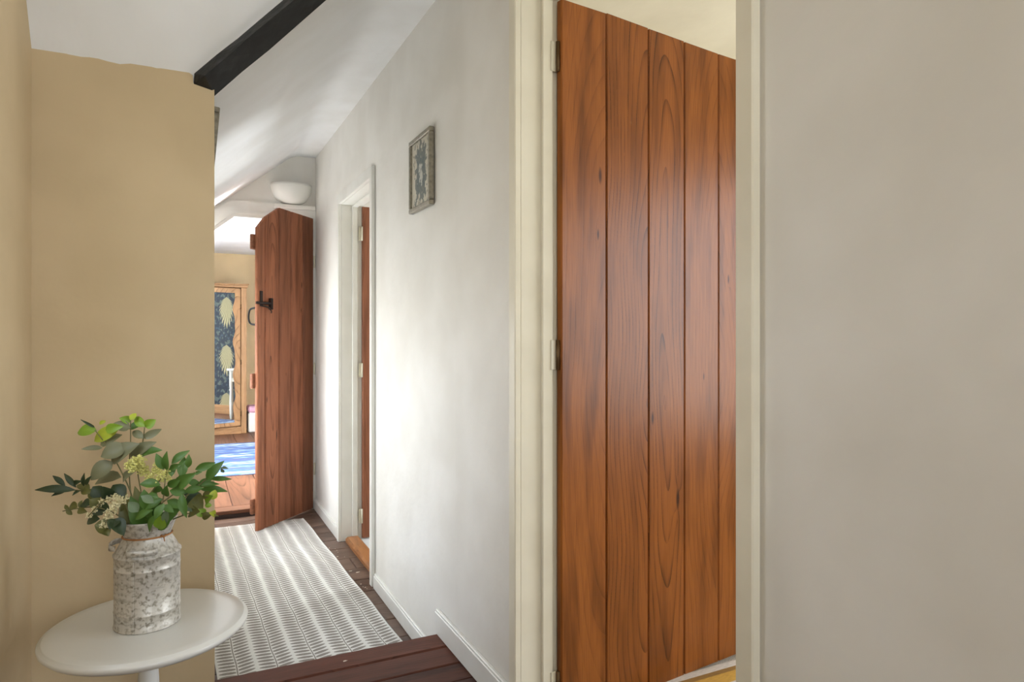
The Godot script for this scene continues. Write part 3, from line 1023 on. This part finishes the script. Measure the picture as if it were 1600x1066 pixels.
func picture(called: String, label: String, at: Vector3, turn: float, w: float, h: float, deep: float, tilt: float):
	var n := thing(called, label, "picture", at, turn)
	var xf := Transform3D(Basis(Vector3(1, 0, 0), tilt), Vector3(0, 0, 0.002 + absf(sin(tilt)) * h / 2))
	var st := begin()
	var b := 0.020
	cbox(st, Vector3(-w / 2, h / 2 - b, 0), Vector3(w / 2, h / 2, deep), 0.003, xf)
	cbox(st, Vector3(-w / 2, -h / 2, 0), Vector3(w / 2, -h / 2 + b, deep), 0.003, xf)
	cbox(st, Vector3(-w / 2, -h / 2 + b, 0), Vector3(-w / 2 + b, h / 2 - b, deep), 0.003, xf)
	cbox(st, Vector3(w / 2 - b, -h / 2 + b, 0), Vector3(w / 2, h / 2 - b, deep), 0.003, xf)
	put(st, "frame", M.frame, n)
	st = begin()
	var z := deep * 0.55
	quad(st, xf * Vector3(-w / 2 + b, -h / 2 + b, z), xf * Vector3(w / 2 - b, -h / 2 + b, z), xf * Vector3(w / 2 - b, h / 2 - b, z), xf * Vector3(-w / 2 + b, h / 2 - b, z), xf.basis.z, [Vector2(0, 1), Vector2(1, 1), Vector2(1, 0), Vector2(0, 0)])
	put(st, "print", M.print, n)
	st = begin()
	cbox(st, Vector3(-w / 2 + 0.004, -h / 2 + 0.004, 0.001), Vector3(w / 2 - 0.004, h / 2 - 0.004, 0.004), 0.0, xf)
	put(st, "backing", M.dark_wood, n)

func _bedroom_things():
	var st := begin()
	# blue rug
	var c := P(0.35, BED, 7.36)
	var xf := Transform3D(Basis(Vector3.UP, deg_to_rad(-3.0)), c)
	cbox(st, Vector3(-1.1, 0.001, -0.92), Vector3(1.1, 0.012, 0.92), 0.003, xf)
	tag(put(st, "blue_rug", M.blue_rug), "blue and white streaked rug on the bedroom floor", "rug")
	# striped rug in the front room
	st = begin()
	cbox(st, P(1.30, -0.019, 0.55), P(2.6, -0.009, 1.815), 0.003)
	var sr := begin()
	quad(sr, P(1.30, -0.008, 1.815), P(2.6, -0.008, 1.815), P(2.6, -0.008, 0.55), P(1.30, -0.008, 0.55), Vector3.UP, [Vector2(0, 0), Vector2(2, 0), Vector2(2, 4.0), Vector2(0, 4.0)])
	var body := thing("striped_rug", "yellow and white striped rug under the open near door", "rug")
	put(st, "backing", M.carpet, body)
	put(sr, "pile", M.stripe_rug, body)
	# pine wardrobe with a wavy mirror on its slightly open door
	var w := thing("wardrobe", "pine wardrobe with a mirrored door against the beige bedroom wall", "wardrobe", P(0.24, BED, 9.12))
	var t := 1.89
	for s in [[-0.49, -0.43], [0.425, 0.49]]:
		st = begin()
		cbox(st, Vector3(s[0], 0.0, -0.55), Vector3(s[1], t - 0.05, 0.0), 0.004)
		put(st, "side_panel", M.pine, w)
	st = begin()
	cbox(st, Vector3(-0.52, t - 0.05, -0.56), Vector3(0.505, t - 0.018, 0.02), 0.006)
	cbox(st, Vector3(-0.53, t - 0.018, -0.56), Vector3(0.518, t, 0.032), 0.006)
	put(st, "cornice", M.pine, w)
	st = begin()
	cbox(st, Vector3(-0.43, 0.0, -0.02), Vector3(0.425, 0.09, 0.004), 0.003)
	put(st, "plinth", M.pine, w)
	st = begin()
	cbox(st, Vector3(-0.43, 0.0, -0.55), Vector3(0.425, t - 0.05, -0.535))
	put(st, "back_panel", M.pine, w)
	st = begin()
	cbox(st, Vector3(-0.43, 0.09, 0.0 - 0.022), Vector3(-0.02, t - 0.055, 0.0), 0.003)
	put(st, "door", M.pine, w)
	var dr := Node3D.new()
	dr.name = "mirror_door"
	w.add_child(dr)
	dr.position = Vector3(0.42, 0.0, 0.004)
	dr.rotation.y = deg_to_rad(18.0)
	st = begin()
	cbox(st, Vector3(-0.43, 0.10, -0.022), Vector3(-0.002, t - 0.06, 0.0), 0.003)
	put(st, "door_panel", M.pine, dr)
	st = begin()
	var pts := []
	var rows := 40
	for k in rows + 1:
		var y := 0.15 + (t - 0.27) * k / rows
		pts.append(Vector3(-0.085 + 0.014 * sin(y * 15.0) + 0.006 * sin(y * 31.0), y, 0.002))
	for k in range(rows, -1, -1):
		var y := 0.15 + (t - 0.27) * k / rows
		pts.append(Vector3(-0.40 + 0.014 * sin(y * 15.0 + 1.0), y, 0.002))
	prism(st, pts, Vector3(0, 0, 0.006))
	put(st, "mirror", M.mirror, dr)
	for y in [0.25, 0.9, 1.6]:
		hinge(dr, Vector3(0.002, y, 0.003), 0.06, M.brass)
	# lidded box
	var b := thing("storage_box", "white fabric box with a pink lid beside the wardrobe", "box", P(0.875, BED, 9.30))
	st = begin()
	cbox(st, Vector3(-0.12, 0, -0.14), Vector3(0.14, 0.25, 0.14), 0.012)
	put(st, "body", M.canvas, b)
	st = begin()
	cbox(st, Vector3(-0.125, 0.25, -0.145), Vector3(0.145, 0.33, 0.145), 0.02)
	put(st, "lid", M.pink, b)
	# white table that the mirror shows
	var tb := thing("white_table", "white painted table in front of the navy wallpaper, seen in the mirror", "table", P(1.74, BED, 8.27))
	st = begin()
	cbox(st, Vector3(-0.25, 0.72, -0.45), Vector3(0.25, 0.75, 0.45), 0.006)
	put(st, "table_top", M.plaster, tb)
	for s in [[-1, -1], [1, -1], [-1, 1], [1, 1]]:
		st = begin(true)
		lathe(st, [Vector2(0, 0), Vector2(0.016, 0), Vector2(0.026, 0.06), Vector2(0.03, 0.25), Vector2(0.024, 0.42), Vector2(0.034, 0.44), Vector2(0.024, 0.46), Vector2(0.03, 0.5), Vector2(0.03, 0.72), Vector2(0, 0.72)], 14, Vector3(s[0] * 0.2, 0, s[1] * 0.4))
		put(st, "leg", M.plaster, tb)
	for y in [0.56, 0.66]:
		st = begin()
		cbox(st, Vector3(-0.21, y, -0.40), Vector3(-0.19, y + 0.05, 0.40), 0.003)
		put(st, "rail", M.plaster, tb)

func _table_and_flowers():
	var c := P(-0.078, 0.0, 1.957)
	var top := 0.425
	var n := thing("side_table", "round white painted pedestal side table by the beige wall", "table", c)
	var st := begin(true)
	lathe(st, [Vector2(0, top - 0.034), Vector2(0.19, top - 0.034), Vector2(0.214, top - 0.031), Vector2(0.228, top - 0.024), Vector2(0.236, top - 0.016), Vector2(0.2375, top - 0.010), Vector2(0.2355, top - 0.006), Vector2(0.230, top - 0.0045), Vector2(0.2285, top - 0.0012), Vector2(0.226, top), Vector2(0.2, top), Vector2(0, top)], 96)
	put(st, "table_top", M.table, n)
	st = begin(true)
	lathe(st, [Vector2(0, 0.05), Vector2(0.03, 0.05), Vector2(0.036, 0.08), Vector2(0.024, 0.10), Vector2(0.021, 0.13), Vector2(0.026, 0.2), Vector2(0.024, 0.28), Vector2(0.021, 0.33), Vector2(0.028, 0.345), Vector2(0.028, 0.36), Vector2(0.06, 0.378), Vector2(0.06, 0.391), Vector2(0, 0.391)], 24)
	put(st, "pedestal", M.table, n)
	for k in 3:
		st = begin(true)
		var a := TAU * k / 3.0 + 0.5
		var o := Vector3(cos(a), 0, sin(a))
		tube(st, smooth_path([o * 0.015 + Vector3(0, 0.09, 0), o * 0.07 + Vector3(0, 0.085, 0), o * 0.13 + Vector3(0, 0.045, 0), o * 0.18 + Vector3(0, 0.012, 0)], 5), 0.019, 0.012, 10)
		put(st, "leg", M.table, n)
	# galvanised churn
	var can := thing("milk_churn", "mottled galvanised milk churn vase on the white side table", "vase", c + Vector3(-0.002, top, 0.0))
	var r := 0.0755
	st = begin(true)
	var prof := [Vector2(0, 0.003), Vector2(r - 0.002, 0.0), Vector2(r + 0.0015, 0.001), Vector2(r + 0.0015, 0.004), Vector2(r, 0.005), Vector2(r, 0.040), Vector2(r + 0.0012, 0.0415), Vector2(r, 0.043), Vector2(r, 0.148), Vector2(r + 0.001, 0.1495), Vector2(r, 0.151), Vector2(r, 0.179), Vector2(r + 0.0025, 0.181), Vector2(r + 0.0025, 0.184), Vector2(r - 0.001, 0.186), Vector2(0.062, 0.209), Vector2(0.0555, 0.220), Vector2(0.054, 0.226), Vector2(0.056, 0.234), Vector2(0.067, 0.262), Vector2(0.070, 0.268), Vector2(0.0685, 0.2695), Vector2(0.066, 0.2665), Vector2(0.054, 0.234), Vector2(0.052, 0.226), Vector2(0.060, 0.209), Vector2(r - 0.004, 0.185), Vector2(r - 0.004, 0.006), Vector2(0, 0.006)]
	lathe(st, prof, 64)
	put(st, "body", M.zinc, can)
	# soldered seam and two strap handles
	var seam := 0.63 * PI
	st = begin()
	var so := Vector3(cos(seam), 0, sin(seam))
	var sx := Transform3D(Basis(Vector3.UP, -seam), Vector3.ZERO)
	cbox(st, Vector3(r - 0.001, 0.004, -0.003), Vector3(r + 0.001, 0.178, 0.003), 0.0005, sx)
	put(st, "seam", M.zinc, can)
	for q in [0.54 * PI, 1.10 * PI]:
		var xf := Transform3D(Basis(Vector3.UP, -q), Vector3.ZERO)
		st = begin(true)
		var arc := []
		for k in 15:
			var t := PI * k / 14.0
			arc.append(Vector3(0.064 + (0.036 if q < 3.0 else 0.022) * pow(sin(t), 0.5), 0.194 + 0.004 * sin(t), -0.034 * cos(t)))
		for k in 14:
			var lift := Vector3(-0.001, 0.014, 0)
			var p: Vector3 = xf * arc[k]
			var p2: Vector3 = xf * arc[k + 1]
			var up: Vector3 = xf.basis * lift
			var out: Vector3 = xf.basis * Vector3(0.0016, 0, 0)
			quad(st, p, p2, p2 + up, p + up, -out)
			quad(st, p + out, p2 + out, p2 + up + out, p + up + out, out)
			quad(st, p + up, p2 + up, p2 + up + out, p + up + out, Vector3.UP)
			quad(st, p, p2, p2 + out, p + out, Vector3.DOWN)
		put(st, "handle", M.zinc, can)
	st = begin(true)
	var loop := []
	for k in 41:
		var t := TAU * k / 40.0
		loop.append(Vector3(0.0568 * cos(t), 0.2255 + 0.002 * sin(t * 1.0), 0.0568 * sin(t)))
	tube(st, loop, 0.0022, 0.0022, 6)
	var kn := Vector3(cos(0.28 * PI), 0, sin(0.28 * PI)) * 0.059 + Vector3(0, 0.227, 0)
	tube(st, [kn + Vector3(-0.006, 0.003, 0), kn + Vector3(0.0, 0.0, 0.004), kn + Vector3(0.006, 0.004, 0)], 0.003, 0.003, 6)
	tube(st, [kn, kn + Vector3(0.002, -0.012, 0.004)], 0.0018, 0.0012, 5)
	put(st, "twine", M.twine, can)
	var labels := {
		"tall_left": ["eucalyptus_sprig", "tall eucalyptus sprig with big grey leaves leaning left, lime tips"],
		"tall_right": ["eucalyptus_sprig", "tall upright forked eucalyptus sprig at the top of the churn bouquet"],
		"dark_left": ["leafy_sprig", "dark pointed-leaf sprig reaching furthest left out of the churn"],
		"round_left": ["round_leaf_sprig", "small dark round-leaf sprig sticking out low on the left"],
		"rim_left": ["ivy_sprig", "broad dark leaves drooping over the left rim of the churn"],
		"centre": ["leafy_sprig", "bright green lance-leaf sprig in the right middle of the bouquet"],
		"front_low": ["leafy_sprig", "short green lance-leaf sprig hanging over the front rim of the churn"],
		"far_right": ["leafy_sprig", "long green lance-leaf sprig reaching furthest right past the wall edge"],
		"round_right": ["round_leaf_sprig", "yellow-green round-leaf sprig sticking out low on the right"],
		"inner": ["leafy_sprig", "upright bunch of green leaves filling the mouth of the churn"],
		"white": ["blossom_sprig", "drooping cream-white blossom sprig at the left of the bouquet"],
		"yellow": ["blossom_sprig", "pale yellow blossom sprig in the middle of the bouquet"]}
	for s in SPRIGS:
		var o := thing(labels[s[0]][0], labels[s[0]][1], "plant sprig", v3(s[1]))
		stems(o, s)
		for q in s[4]:
			leaf(o, Vector3(q[0], q[1], q[2]), Vector3(q[3], q[4], q[5]), q[6], q[7], s[0].contains("round") or s[0].contains("tall") or s[0] == "rim_left")
	for s in BLOOMS:
		var o := thing(labels[s[0]][0], labels[s[0]][1], "flower sprig", v3(s[1]))
		stems(o, s)
		for q in s[4]:
			bloom(o, Vector3(q[0], q[1], q[2]), q[3], M["bloom_" + s[0]])

func v3(a: Array) -> Vector3:
	return Vector3(a[0], a[1], a[2])

func stems(o: Node3D, s: Array):
	for k in [2, 3]:
		if s[k].size() < 2: continue
		var st := begin(true)
		var p := []
		for q in s[k]: p.append(v3(q))
		tube(st, smooth_path(p, 4), 0.0021, 0.0012, 6)
		put(st, "stem" if k == 2 else "side_stem", M.stem, o)

# a blade from base to tip, folded along its midrib and arching
func leaf(o: Node3D, a: Vector3, b: Vector3, wide: float, tone: String, broad: bool):
	var along := (b - a) * 1.1
	wide *= 1.4
	var len_ := along.length()
	var eye := Vector3(-0.04, 0.25, 1.0).rotated(Vector3.UP, -0.1)
	var face := (eye + Vector3(rng.randf_range(-0.4, 0.4), rng.randf_range(-0.1, 0.7), rng.randf_range(-0.2, 0.2))).normalized()
	var t := along.normalized()
	var side := t.cross(face).normalized()
	var nrm := side.cross(t).normalized()
	var st := begin(true)
	var n := 7
	var rows := []
	for k in n + 1:
		var u := float(k) / n
		var w := wide * 0.5 * (pow(sin(PI * pow(u, 0.75 if broad else 0.85)), 0.75 if broad else 0.95) if k > 0 and k < n else 0.0)
		w = maxf(w, 0.0006)
		var c := a + along * u + nrm * (0.10 * len_ * sin(PI * u) - 0.0)
		var fold := nrm * w * 0.32
		rows.append([c - side * w + fold, c - side * w * 0.5 + fold * 0.35, c, c + side * w * 0.5 + fold * 0.35, c + side * w + fold])
	for k in n:
		for j in 4:
			quad(st, rows[k][j], rows[k][j + 1], rows[k + 1][j + 1], rows[k + 1][j], nrm)
	put(st, "leaf", M["leaf_" + tone], o)

# a tuft of small petals round one point of a flower spike
func bloom(o: Node3D, at: Vector3, r: float, m: Material):
	var st := begin()
	r *= 1.25
	for k in 34:
		var dir := Vector3(rng.randf_range(-1, 1), rng.randf_range(-0.8, 1), rng.randf_range(-1, 1)).normalized()
		var c := at + dir * r * rng.randf_range(0.45, 1.15)
		var u := dir.cross(Vector3(0.3, 0.8, 0.5)).normalized() * r * rng.randf_range(0.2, 0.34)
		var v := dir.cross(u).normalized() * r * rng.randf_range(0.2, 0.34)
		var tip := dir * r * 0.25
		quad(st, c - u, c + v * 0.8 + tip, c + u, c - v * 0.8 + tip, dir)
		tri(st, at, c - v * 0.3, c + v * 0.3, u)
	put(st, "blossom", m, o)

var SPRIGS := [
	["tall_left",[-0.0947,0.435,-1.9435],[[0.0,0.0,0.0],[-0.0019,0.2102,-0.0216],[-0.0216,0.3135,-0.0313],[-0.0452,0.3742,-0.0429],[-0.0658,0.4168,-0.053],[-0.0864,0.4529,-0.0631],[-0.107,0.4824,-0.0732]],[],[[-0.1028,0.4805,-0.0733,-0.1438,0.4743,-0.1027,0.0246,"L"],[-0.0957,0.4949,-0.0729,-0.0857,0.5025,-0.0874,0.0082,"Y"],[-0.0499,0.4868,-0.0495,-0.1049,0.4529,-0.0948,0.0246,"Y"],[-0.0812,0.4835,-0.0521,-0.0442,0.4922,-0.0295,0.018,"L"],[-0.0945,0.4418,-0.075,-0.049,0.4659,-0.0573,0.0213,"S"],[-0.09,0.4354,-0.072,-0.1317,0.4355,-0.0703,0.0098,"S"],[-0.0348,0.4366,-0.0372,-0.0863,0.4178,-0.047,0.0328,"S"],[-0.0688,0.4003,-0.0552,-0.0099,0.4428,-0.0273,0.0361,"S"],[-0.0636,0.4019,-0.0432,-0.1087,0.3627,-0.0483,0.0312,"S"],[-0.0449,0.3618,-0.0388,-0.1026,0.3418,-0.0852,0.0279,"S"],[-0.0426,0.3503,-0.0463,-0.0134,0.3786,-0.0122,0.018,"S"],[-0.1076,0.4883,-0.0788,-0.1346,0.5088,-0.0711,0.0049,"D"]]],
	["tall_right",[-0.0783,0.435,-1.9769],[[0.0,0.0,0.0],[-0.0144,0.2072,0.0025],[-0.039,0.3016,-0.0151],[-0.0453,0.375,-0.0238],[-0.0423,0.4497,-0.0223],[-0.0423,0.5061,-0.0223]],[[-0.0394,0.375,-0.0208],[-0.0173,0.4322,-0.0156],[-0.0098,0.4854,-0.0119]],[[-0.0425,0.5025,-0.0245,-0.0647,0.5116,-0.0139,0.0148,"L"],[-0.0418,0.5054,-0.0132,-0.0308,0.5202,-0.0236,0.0115,"Y"],[-0.042,0.4851,-0.017,-0.0807,0.4955,-0.0189,0.0197,"S"],[-0.0459,0.4801,-0.0326,-0.0152,0.4915,-0.0335,0.0164,"G"],[-0.0094,0.4883,-0.0024,-0.0299,0.5092,-0.0328,0.0164,"L"],[-0.0096,0.4877,-0.007,0.014,0.5036,-0.0015,0.018,"L"],[-0.0123,0.4587,-0.0023,-0.0357,0.4727,-0.0331,0.0148,"S"],[-0.0127,0.4575,-0.0112,0.0255,0.4764,-0.013,0.0148,"S"],[-0.0428,0.4087,-0.0295,0.013,0.4455,0.0107,0.0246,"S"],[-0.0273,0.4069,-0.0125,0.0268,0.4282,0.0336,0.023,"G"]]],
	["dark_left",[-0.0678,0.435,-1.9411],[[0.0,0.0,0.0],[-0.0326,0.2132,-0.0148],[-0.0713,0.2833,-0.0337],[-0.1286,0.3232,-0.0507],[-0.1781,0.3329,-0.075],[-0.216,0.3329,-0.0936]],[],[[-0.1744,0.3342,-0.0669,-0.2543,0.3394,-0.0815,0.0148,"D"],[-0.198,0.3434,-0.0812,-0.2245,0.3672,-0.0966,0.0098,"D"],[-0.1726,0.3412,-0.0635,-0.1981,0.3723,-0.0821,0.0098,"D"],[-0.1821,0.3481,-0.0741,-0.1603,0.3586,-0.0511,0.0098,"D"],[-0.157,0.3415,-0.0703,-0.1551,0.3731,-0.0656,0.0082,"D"],[-0.1515,0.3465,-0.0587,-0.1395,0.3683,-0.0491,0.0082,"D"],[-0.199,0.3289,-0.0889,-0.2243,0.323,-0.0763,0.0082,"D"],[-0.1661,0.3295,-0.0776,-0.1786,0.3239,-0.057,0.0066,"D"],[-0.1437,0.3287,-0.0626,-0.1718,0.3404,-0.0908,0.018,"O"],[-0.1379,0.3283,-0.0467,-0.161,0.329,-0.0697,0.0131,"O"],[-0.1139,0.3172,-0.0411,-0.1343,0.3396,-0.0523,0.0246,"D"],[-0.0959,0.3154,-0.0259,-0.108,0.3465,-0.0063,0.023,"D"],[-0.0628,0.3115,-0.0127,-0.0891,0.3397,-0.0457,0.0279,"D"],[-0.1223,0.305,-0.0422,-0.1408,0.3319,-0.0613,0.0213,"O"]]],
	["round_left",[-0.0997,0.435,-1.9605],[[0.0,0.0,0.0],[-0.0013,0.2192,0.0266],[-0.0441,0.2735,0.0168],[-0.0933,0.2969,0.0038],[-0.1362,0.2937,-0.0173],[-0.1676,0.2874,-0.0327]],[],[[-0.1357,0.2951,-0.0247,-0.1555,0.2906,-0.0538,0.018,"O"],[-0.133,0.2928,-0.0129,-0.1132,0.2888,0.0068,0.0131,"O"],[-0.1548,0.2889,-0.0268,-0.1635,0.2991,-0.0421,0.0066,"O"],[-0.1595,0.2906,-0.0217,-0.148,0.2788,-0.0257,0.0082,"O"],[-0.1325,0.2957,-0.0208,-0.1272,0.3082,-0.0334,0.0066,"O"],[-0.1067,0.3036,0.0055,-0.1232,0.3055,-0.0222,0.018,"D"],[-0.0897,0.3034,0.0128,-0.1042,0.3185,0.0165,0.0213,"O"],[-0.062,0.2933,0.0171,-0.0881,0.2971,-0.0139,0.023,"D"],[-0.0787,0.2785,0.0138,-0.0949,0.2901,-0.0126,0.0197,"D"]]],
	["rim_left",[-0.0631,0.435,-1.9677],[[0.0,0.0,0.0],[-0.0413,0.2192,0.0321],[-0.0703,0.2703,0.0736],[-0.0946,0.2731,0.0728],[-0.1113,0.256,0.0646]],[],[[-0.0946,0.2558,0.072,-0.1241,0.2667,0.0698,0.0279,"O"],[-0.1096,0.2569,0.0687,-0.0968,0.2449,0.094,0.0197,"O"],[-0.0856,0.2812,0.0848,-0.0647,0.2495,0.1154,0.0246,"D"],[-0.1172,0.2785,0.0584,-0.1449,0.2651,0.0227,0.0164,"D"],[-0.0774,0.2793,0.0873,-0.0918,0.2642,0.1056,0.0213,"D"]]],
	["centre",[-0.0852,0.435,-1.9377],[[0.0,0.0,0.0],[0.0103,0.2192,0.0166],[0.0386,0.299,0.075],[0.0468,0.3644,0.0679],[0.0523,0.41,0.0595]],[[0.0414,0.3147,0.0764],[0.0781,0.3438,0.0833],[0.1125,0.3824,0.0779]],[[0.0438,0.3913,0.0578,0.0281,0.4281,0.0512,0.0148,"G"],[0.0511,0.3916,0.0717,0.0514,0.4369,0.0878,0.0148,"G"],[0.061,0.4068,0.0732,0.0981,0.4348,0.0778,0.0148,"G"],[0.0568,0.3946,0.0736,0.081,0.4069,0.0922,0.0115,"G"],[0.0838,0.3738,0.094,0.0895,0.4181,0.0787,0.018,"G"],[0.0979,0.3991,0.1013,0.0993,0.4296,0.1051,0.0115,"G"],[0.0681,0.3457,0.0723,0.112,0.3847,0.1152,0.023,"G"],[0.0895,0.3382,0.0847,0.1284,0.342,0.0841,0.0148,"G"],[0.1137,0.3925,0.0984,0.1554,0.4063,0.1072,0.0148,"G"],[0.1121,0.3831,0.107,0.1275,0.389,0.1206,0.0066,"G"],[0.0569,0.342,0.0791,0.0938,0.3357,0.0827,0.0164,"G"],[0.037,0.3556,0.0668,-0.0053,0.3583,0.0512,0.018,"G"],[0.0424,0.3388,0.0569,0.0176,0.3341,0.0298,0.0164,"G"],[0.0424,0.3182,0.0573,0.0026,0.294,0.0429,0.0197,"G"],[0.0511,0.317,0.0703,0.0852,0.2975,0.0783,0.0164,"G"],[0.0838,0.3344,0.0864,0.0937,0.2823,0.1045,0.0164,"G"],[0.0497,0.3268,0.0711,0.0515,0.3563,0.0925,0.0148,"G"],[0.0611,0.3759,0.0771,0.0665,0.3989,0.0581,0.0131,"G"],[0.0724,0.3628,0.0723,0.1009,0.3748,0.0827,0.0148,"G"],[0.0525,0.3517,0.0707,0.081,0.3728,0.0956,0.0148,"G"]]],
	["front_low",[-0.0892,0.435,-1.9748],[[0.0,0.0,0.0],[0.0108,0.2192,0.052],[0.0337,0.2898,0.1412],[0.049,0.3176,0.1487]],[],[[0.0505,0.3208,0.1568,0.0317,0.2889,0.1617,0.0148,"G"],[0.0419,0.2886,0.1402,0.0429,0.2535,0.1251,0.0213,"L"],[0.0338,0.2935,0.1437,0.0195,0.2503,0.1252,0.0148,"G"],[0.0252,0.3025,0.1321,0.011,0.2853,0.1182,0.0148,"G"],[0.0559,0.303,0.1491,0.0529,0.2695,0.1375,0.0131,"P"],[0.0213,0.3027,0.1376,-0.0109,0.2793,0.1143,0.0148,"G"],[-0.0063,0.3,0.1255,-0.0254,0.3224,0.1196,0.018,"P"],[0.0058,0.3521,0.1227,0.0055,0.3056,0.1158,0.018,"G"],[0.038,0.3339,0.147,0.0095,0.3296,0.1134,0.0148,"G"],[0.0475,0.3139,0.1453,0.0684,0.2981,0.1543,0.0131,"G"],[0.0271,0.3227,0.1467,0.0023,0.3381,0.1349,0.0148,"P"]]],
	["far_right",[-0.0612,0.435,-1.9501],[[0.0,0.0,0.0],[-0.0045,0.2102,0.0001],[0.0612,0.2995,0.0212],[0.1163,0.3518,0.0371],[0.1496,0.3813,0.0423]],[],[[0.1162,0.351,0.0415,0.1551,0.3947,0.0547,0.0197,"G"],[0.1252,0.3536,0.0421,0.1721,0.3494,0.052,0.0098,"G"],[0.097,0.338,0.025,0.1302,0.3489,0.0292,0.0115,"G"],[0.1014,0.3341,0.0325,0.1432,0.3382,0.0485,0.0115,"G"],[0.103,0.3244,0.0263,0.1619,0.3165,0.0416,0.0148,"G"],[0.0761,0.3407,0.02,0.0972,0.3428,0.016,0.0131,"G"],[0.0806,0.3255,0.013,0.1077,0.3375,0.0196,0.0148,"G"],[0.0627,0.3118,0.0023,0.102,0.3075,0.0015,0.0148,"D"],[0.1357,0.37,0.0463,0.1282,0.3868,0.0439,0.0066,"G"],[0.1503,0.3811,0.0597,0.1584,0.3685,0.0496,0.0066,"P"],[0.1509,0.3802,0.0463,0.1672,0.3776,0.0582,0.0066,"P"],[0.0687,0.283,0.0103,0.0927,0.3061,0.0139,0.0164,"D"]]],
	["round_right",[-0.0985,0.435,-1.9494],[[0.0,0.0,0.0],[0.0364,0.2102,0.0012],[0.0985,0.2654,0.0428],[0.138,0.2719,0.0622],[0.1731,0.2654,0.0794]],[[0.0985,0.2686,0.0428],[0.1278,0.298,0.0571],[0.1706,0.3184,0.067]],[[0.1234,0.3101,0.0509,0.1435,0.2901,0.08,0.0295,"O"],[0.144,0.3116,0.0601,0.1675,0.3195,0.0704,0.0148,"O"],[0.1513,0.2973,0.0657,0.1672,0.3151,0.0803,0.018,"L"],[0.1659,0.3056,0.0736,0.1737,0.3262,0.0665,0.0148,"Y"],[0.1498,0.2909,0.0655,0.1647,0.289,0.0646,0.0098,"L"],[0.1145,0.2755,0.0591,0.136,0.2819,0.0894,0.0213,"O"],[0.1365,0.2835,0.0625,0.1454,0.2628,0.0621,0.018,"L"],[0.1438,0.2601,0.07,0.1644,0.2683,0.0736,0.0148,"O"],[0.1659,0.2762,0.0735,0.1708,0.2679,0.1016,0.0115,"Y"],[0.1131,0.2948,0.0505,0.1275,0.2824,0.074,0.018,"P"],[0.167,0.2673,0.0843,0.1792,0.2709,0.1115,0.0049,"O"]]],
	["inner",[-0.0715,0.435,-1.9751],[[0.0,0.0,0.0],[-0.0161,0.2162,0.0366],[-0.0304,0.2778,0.0297],[-0.0442,0.3207,0.034]],[],[[-0.0296,0.241,0.0444,-0.0643,0.3016,0.0461,0.0295,"O"],[-0.0194,0.2416,0.0516,-0.0423,0.3197,0.0665,0.0295,"G"],[-0.008,0.2403,0.0524,-0.0105,0.3148,0.0599,0.0295,"G"],[0.0034,0.2397,0.0554,0.0208,0.3038,0.0621,0.0295,"O"],[-0.0338,0.2334,0.0438,-0.0741,0.258,0.0066,0.0262,"G"],[0.0153,0.2377,0.0721,0.05,0.2876,0.0966,0.0279,"G"],[-0.0151,0.2573,0.0522,-0.0335,0.3392,0.0505,0.023,"O"],[0.0066,0.266,0.0658,0.0091,0.3354,0.0532,0.023,"G"],[0.0209,0.2488,0.0682,0.0715,0.3031,0.119,0.0213,"G"],[-0.0444,0.2477,0.0319,-0.0529,0.3253,0.0508,0.023,"O"],[-0.0197,0.2319,0.0452,-0.0321,0.2829,0.05,0.0295,"G"],[0.0064,0.2285,0.0574,0.013,0.272,0.0404,0.0279,"G"]]],
]
var BLOOMS := [
	["white",[-0.074,0.435,-1.9379],[[0.0,0.0,0.0],[-0.0252,0.2192,0.0049],[-0.0461,0.2911,0.0392],[-0.0566,0.3235,0.0452],[-0.0739,0.3135,0.0478],[-0.0938,0.2682,0.0492]],[[-0.0517,0.3068,0.0364],[-0.0734,0.3313,0.0369],[-0.1032,0.3182,0.0335],[-0.1311,0.2855,0.0198]],[[-0.0545,0.3256,0.0558,0.009],[-0.0636,0.3245,0.0603,0.009],[-0.0726,0.3132,0.0471,0.009],[-0.0793,0.3016,0.0476,0.009],[-0.0857,0.2891,0.0505,0.009],[-0.0922,0.2703,0.0524,0.009],[-0.0713,0.3317,0.047,0.0062],[-0.0866,0.3272,0.0402,0.0062],[-0.1042,0.3159,0.0228,0.0062],[-0.1183,0.3002,0.0157,0.0062],[-0.13,0.2865,0.0179,0.0062]]],
	["yellow",[-0.0973,0.435,-1.967],[[0.0,0.0,0.0],[0.0149,0.2162,0.0311],[0.0091,0.2966,0.0394],[-0.0019,0.3712,0.0451],[-0.0062,0.4177,0.043]],[[0.0119,0.2805,0.0408],[0.033,0.3415,0.0734],[0.0616,0.3845,0.0874]],[[-0.0201,0.4,0.0451,0.0107],[-0.0122,0.4075,0.0369,0.0107],[-0.0039,0.4157,0.0608,0.0107],[0.0031,0.4073,0.0619,0.0107],[-0.0031,0.396,0.0486,0.0107],[0.0068,0.3942,0.0524,0.0107],[-0.0098,0.3961,0.0548,0.0107],[0.0111,0.3845,0.0542,0.0107],[0.041,0.3969,0.0574,0.009],[0.0456,0.3893,0.0712,0.009],[0.037,0.3827,0.0657,0.009],[0.056,0.3793,0.0908,0.009],[0.0659,0.3854,0.0942,0.009],[0.0614,0.3665,0.0768,0.009],[0.0473,0.3659,0.0831,0.009],[0.0326,0.3602,0.0629,0.009],[0.0226,0.3716,0.0591,0.009],[0.0272,0.3538,0.0684,0.009]]],
]
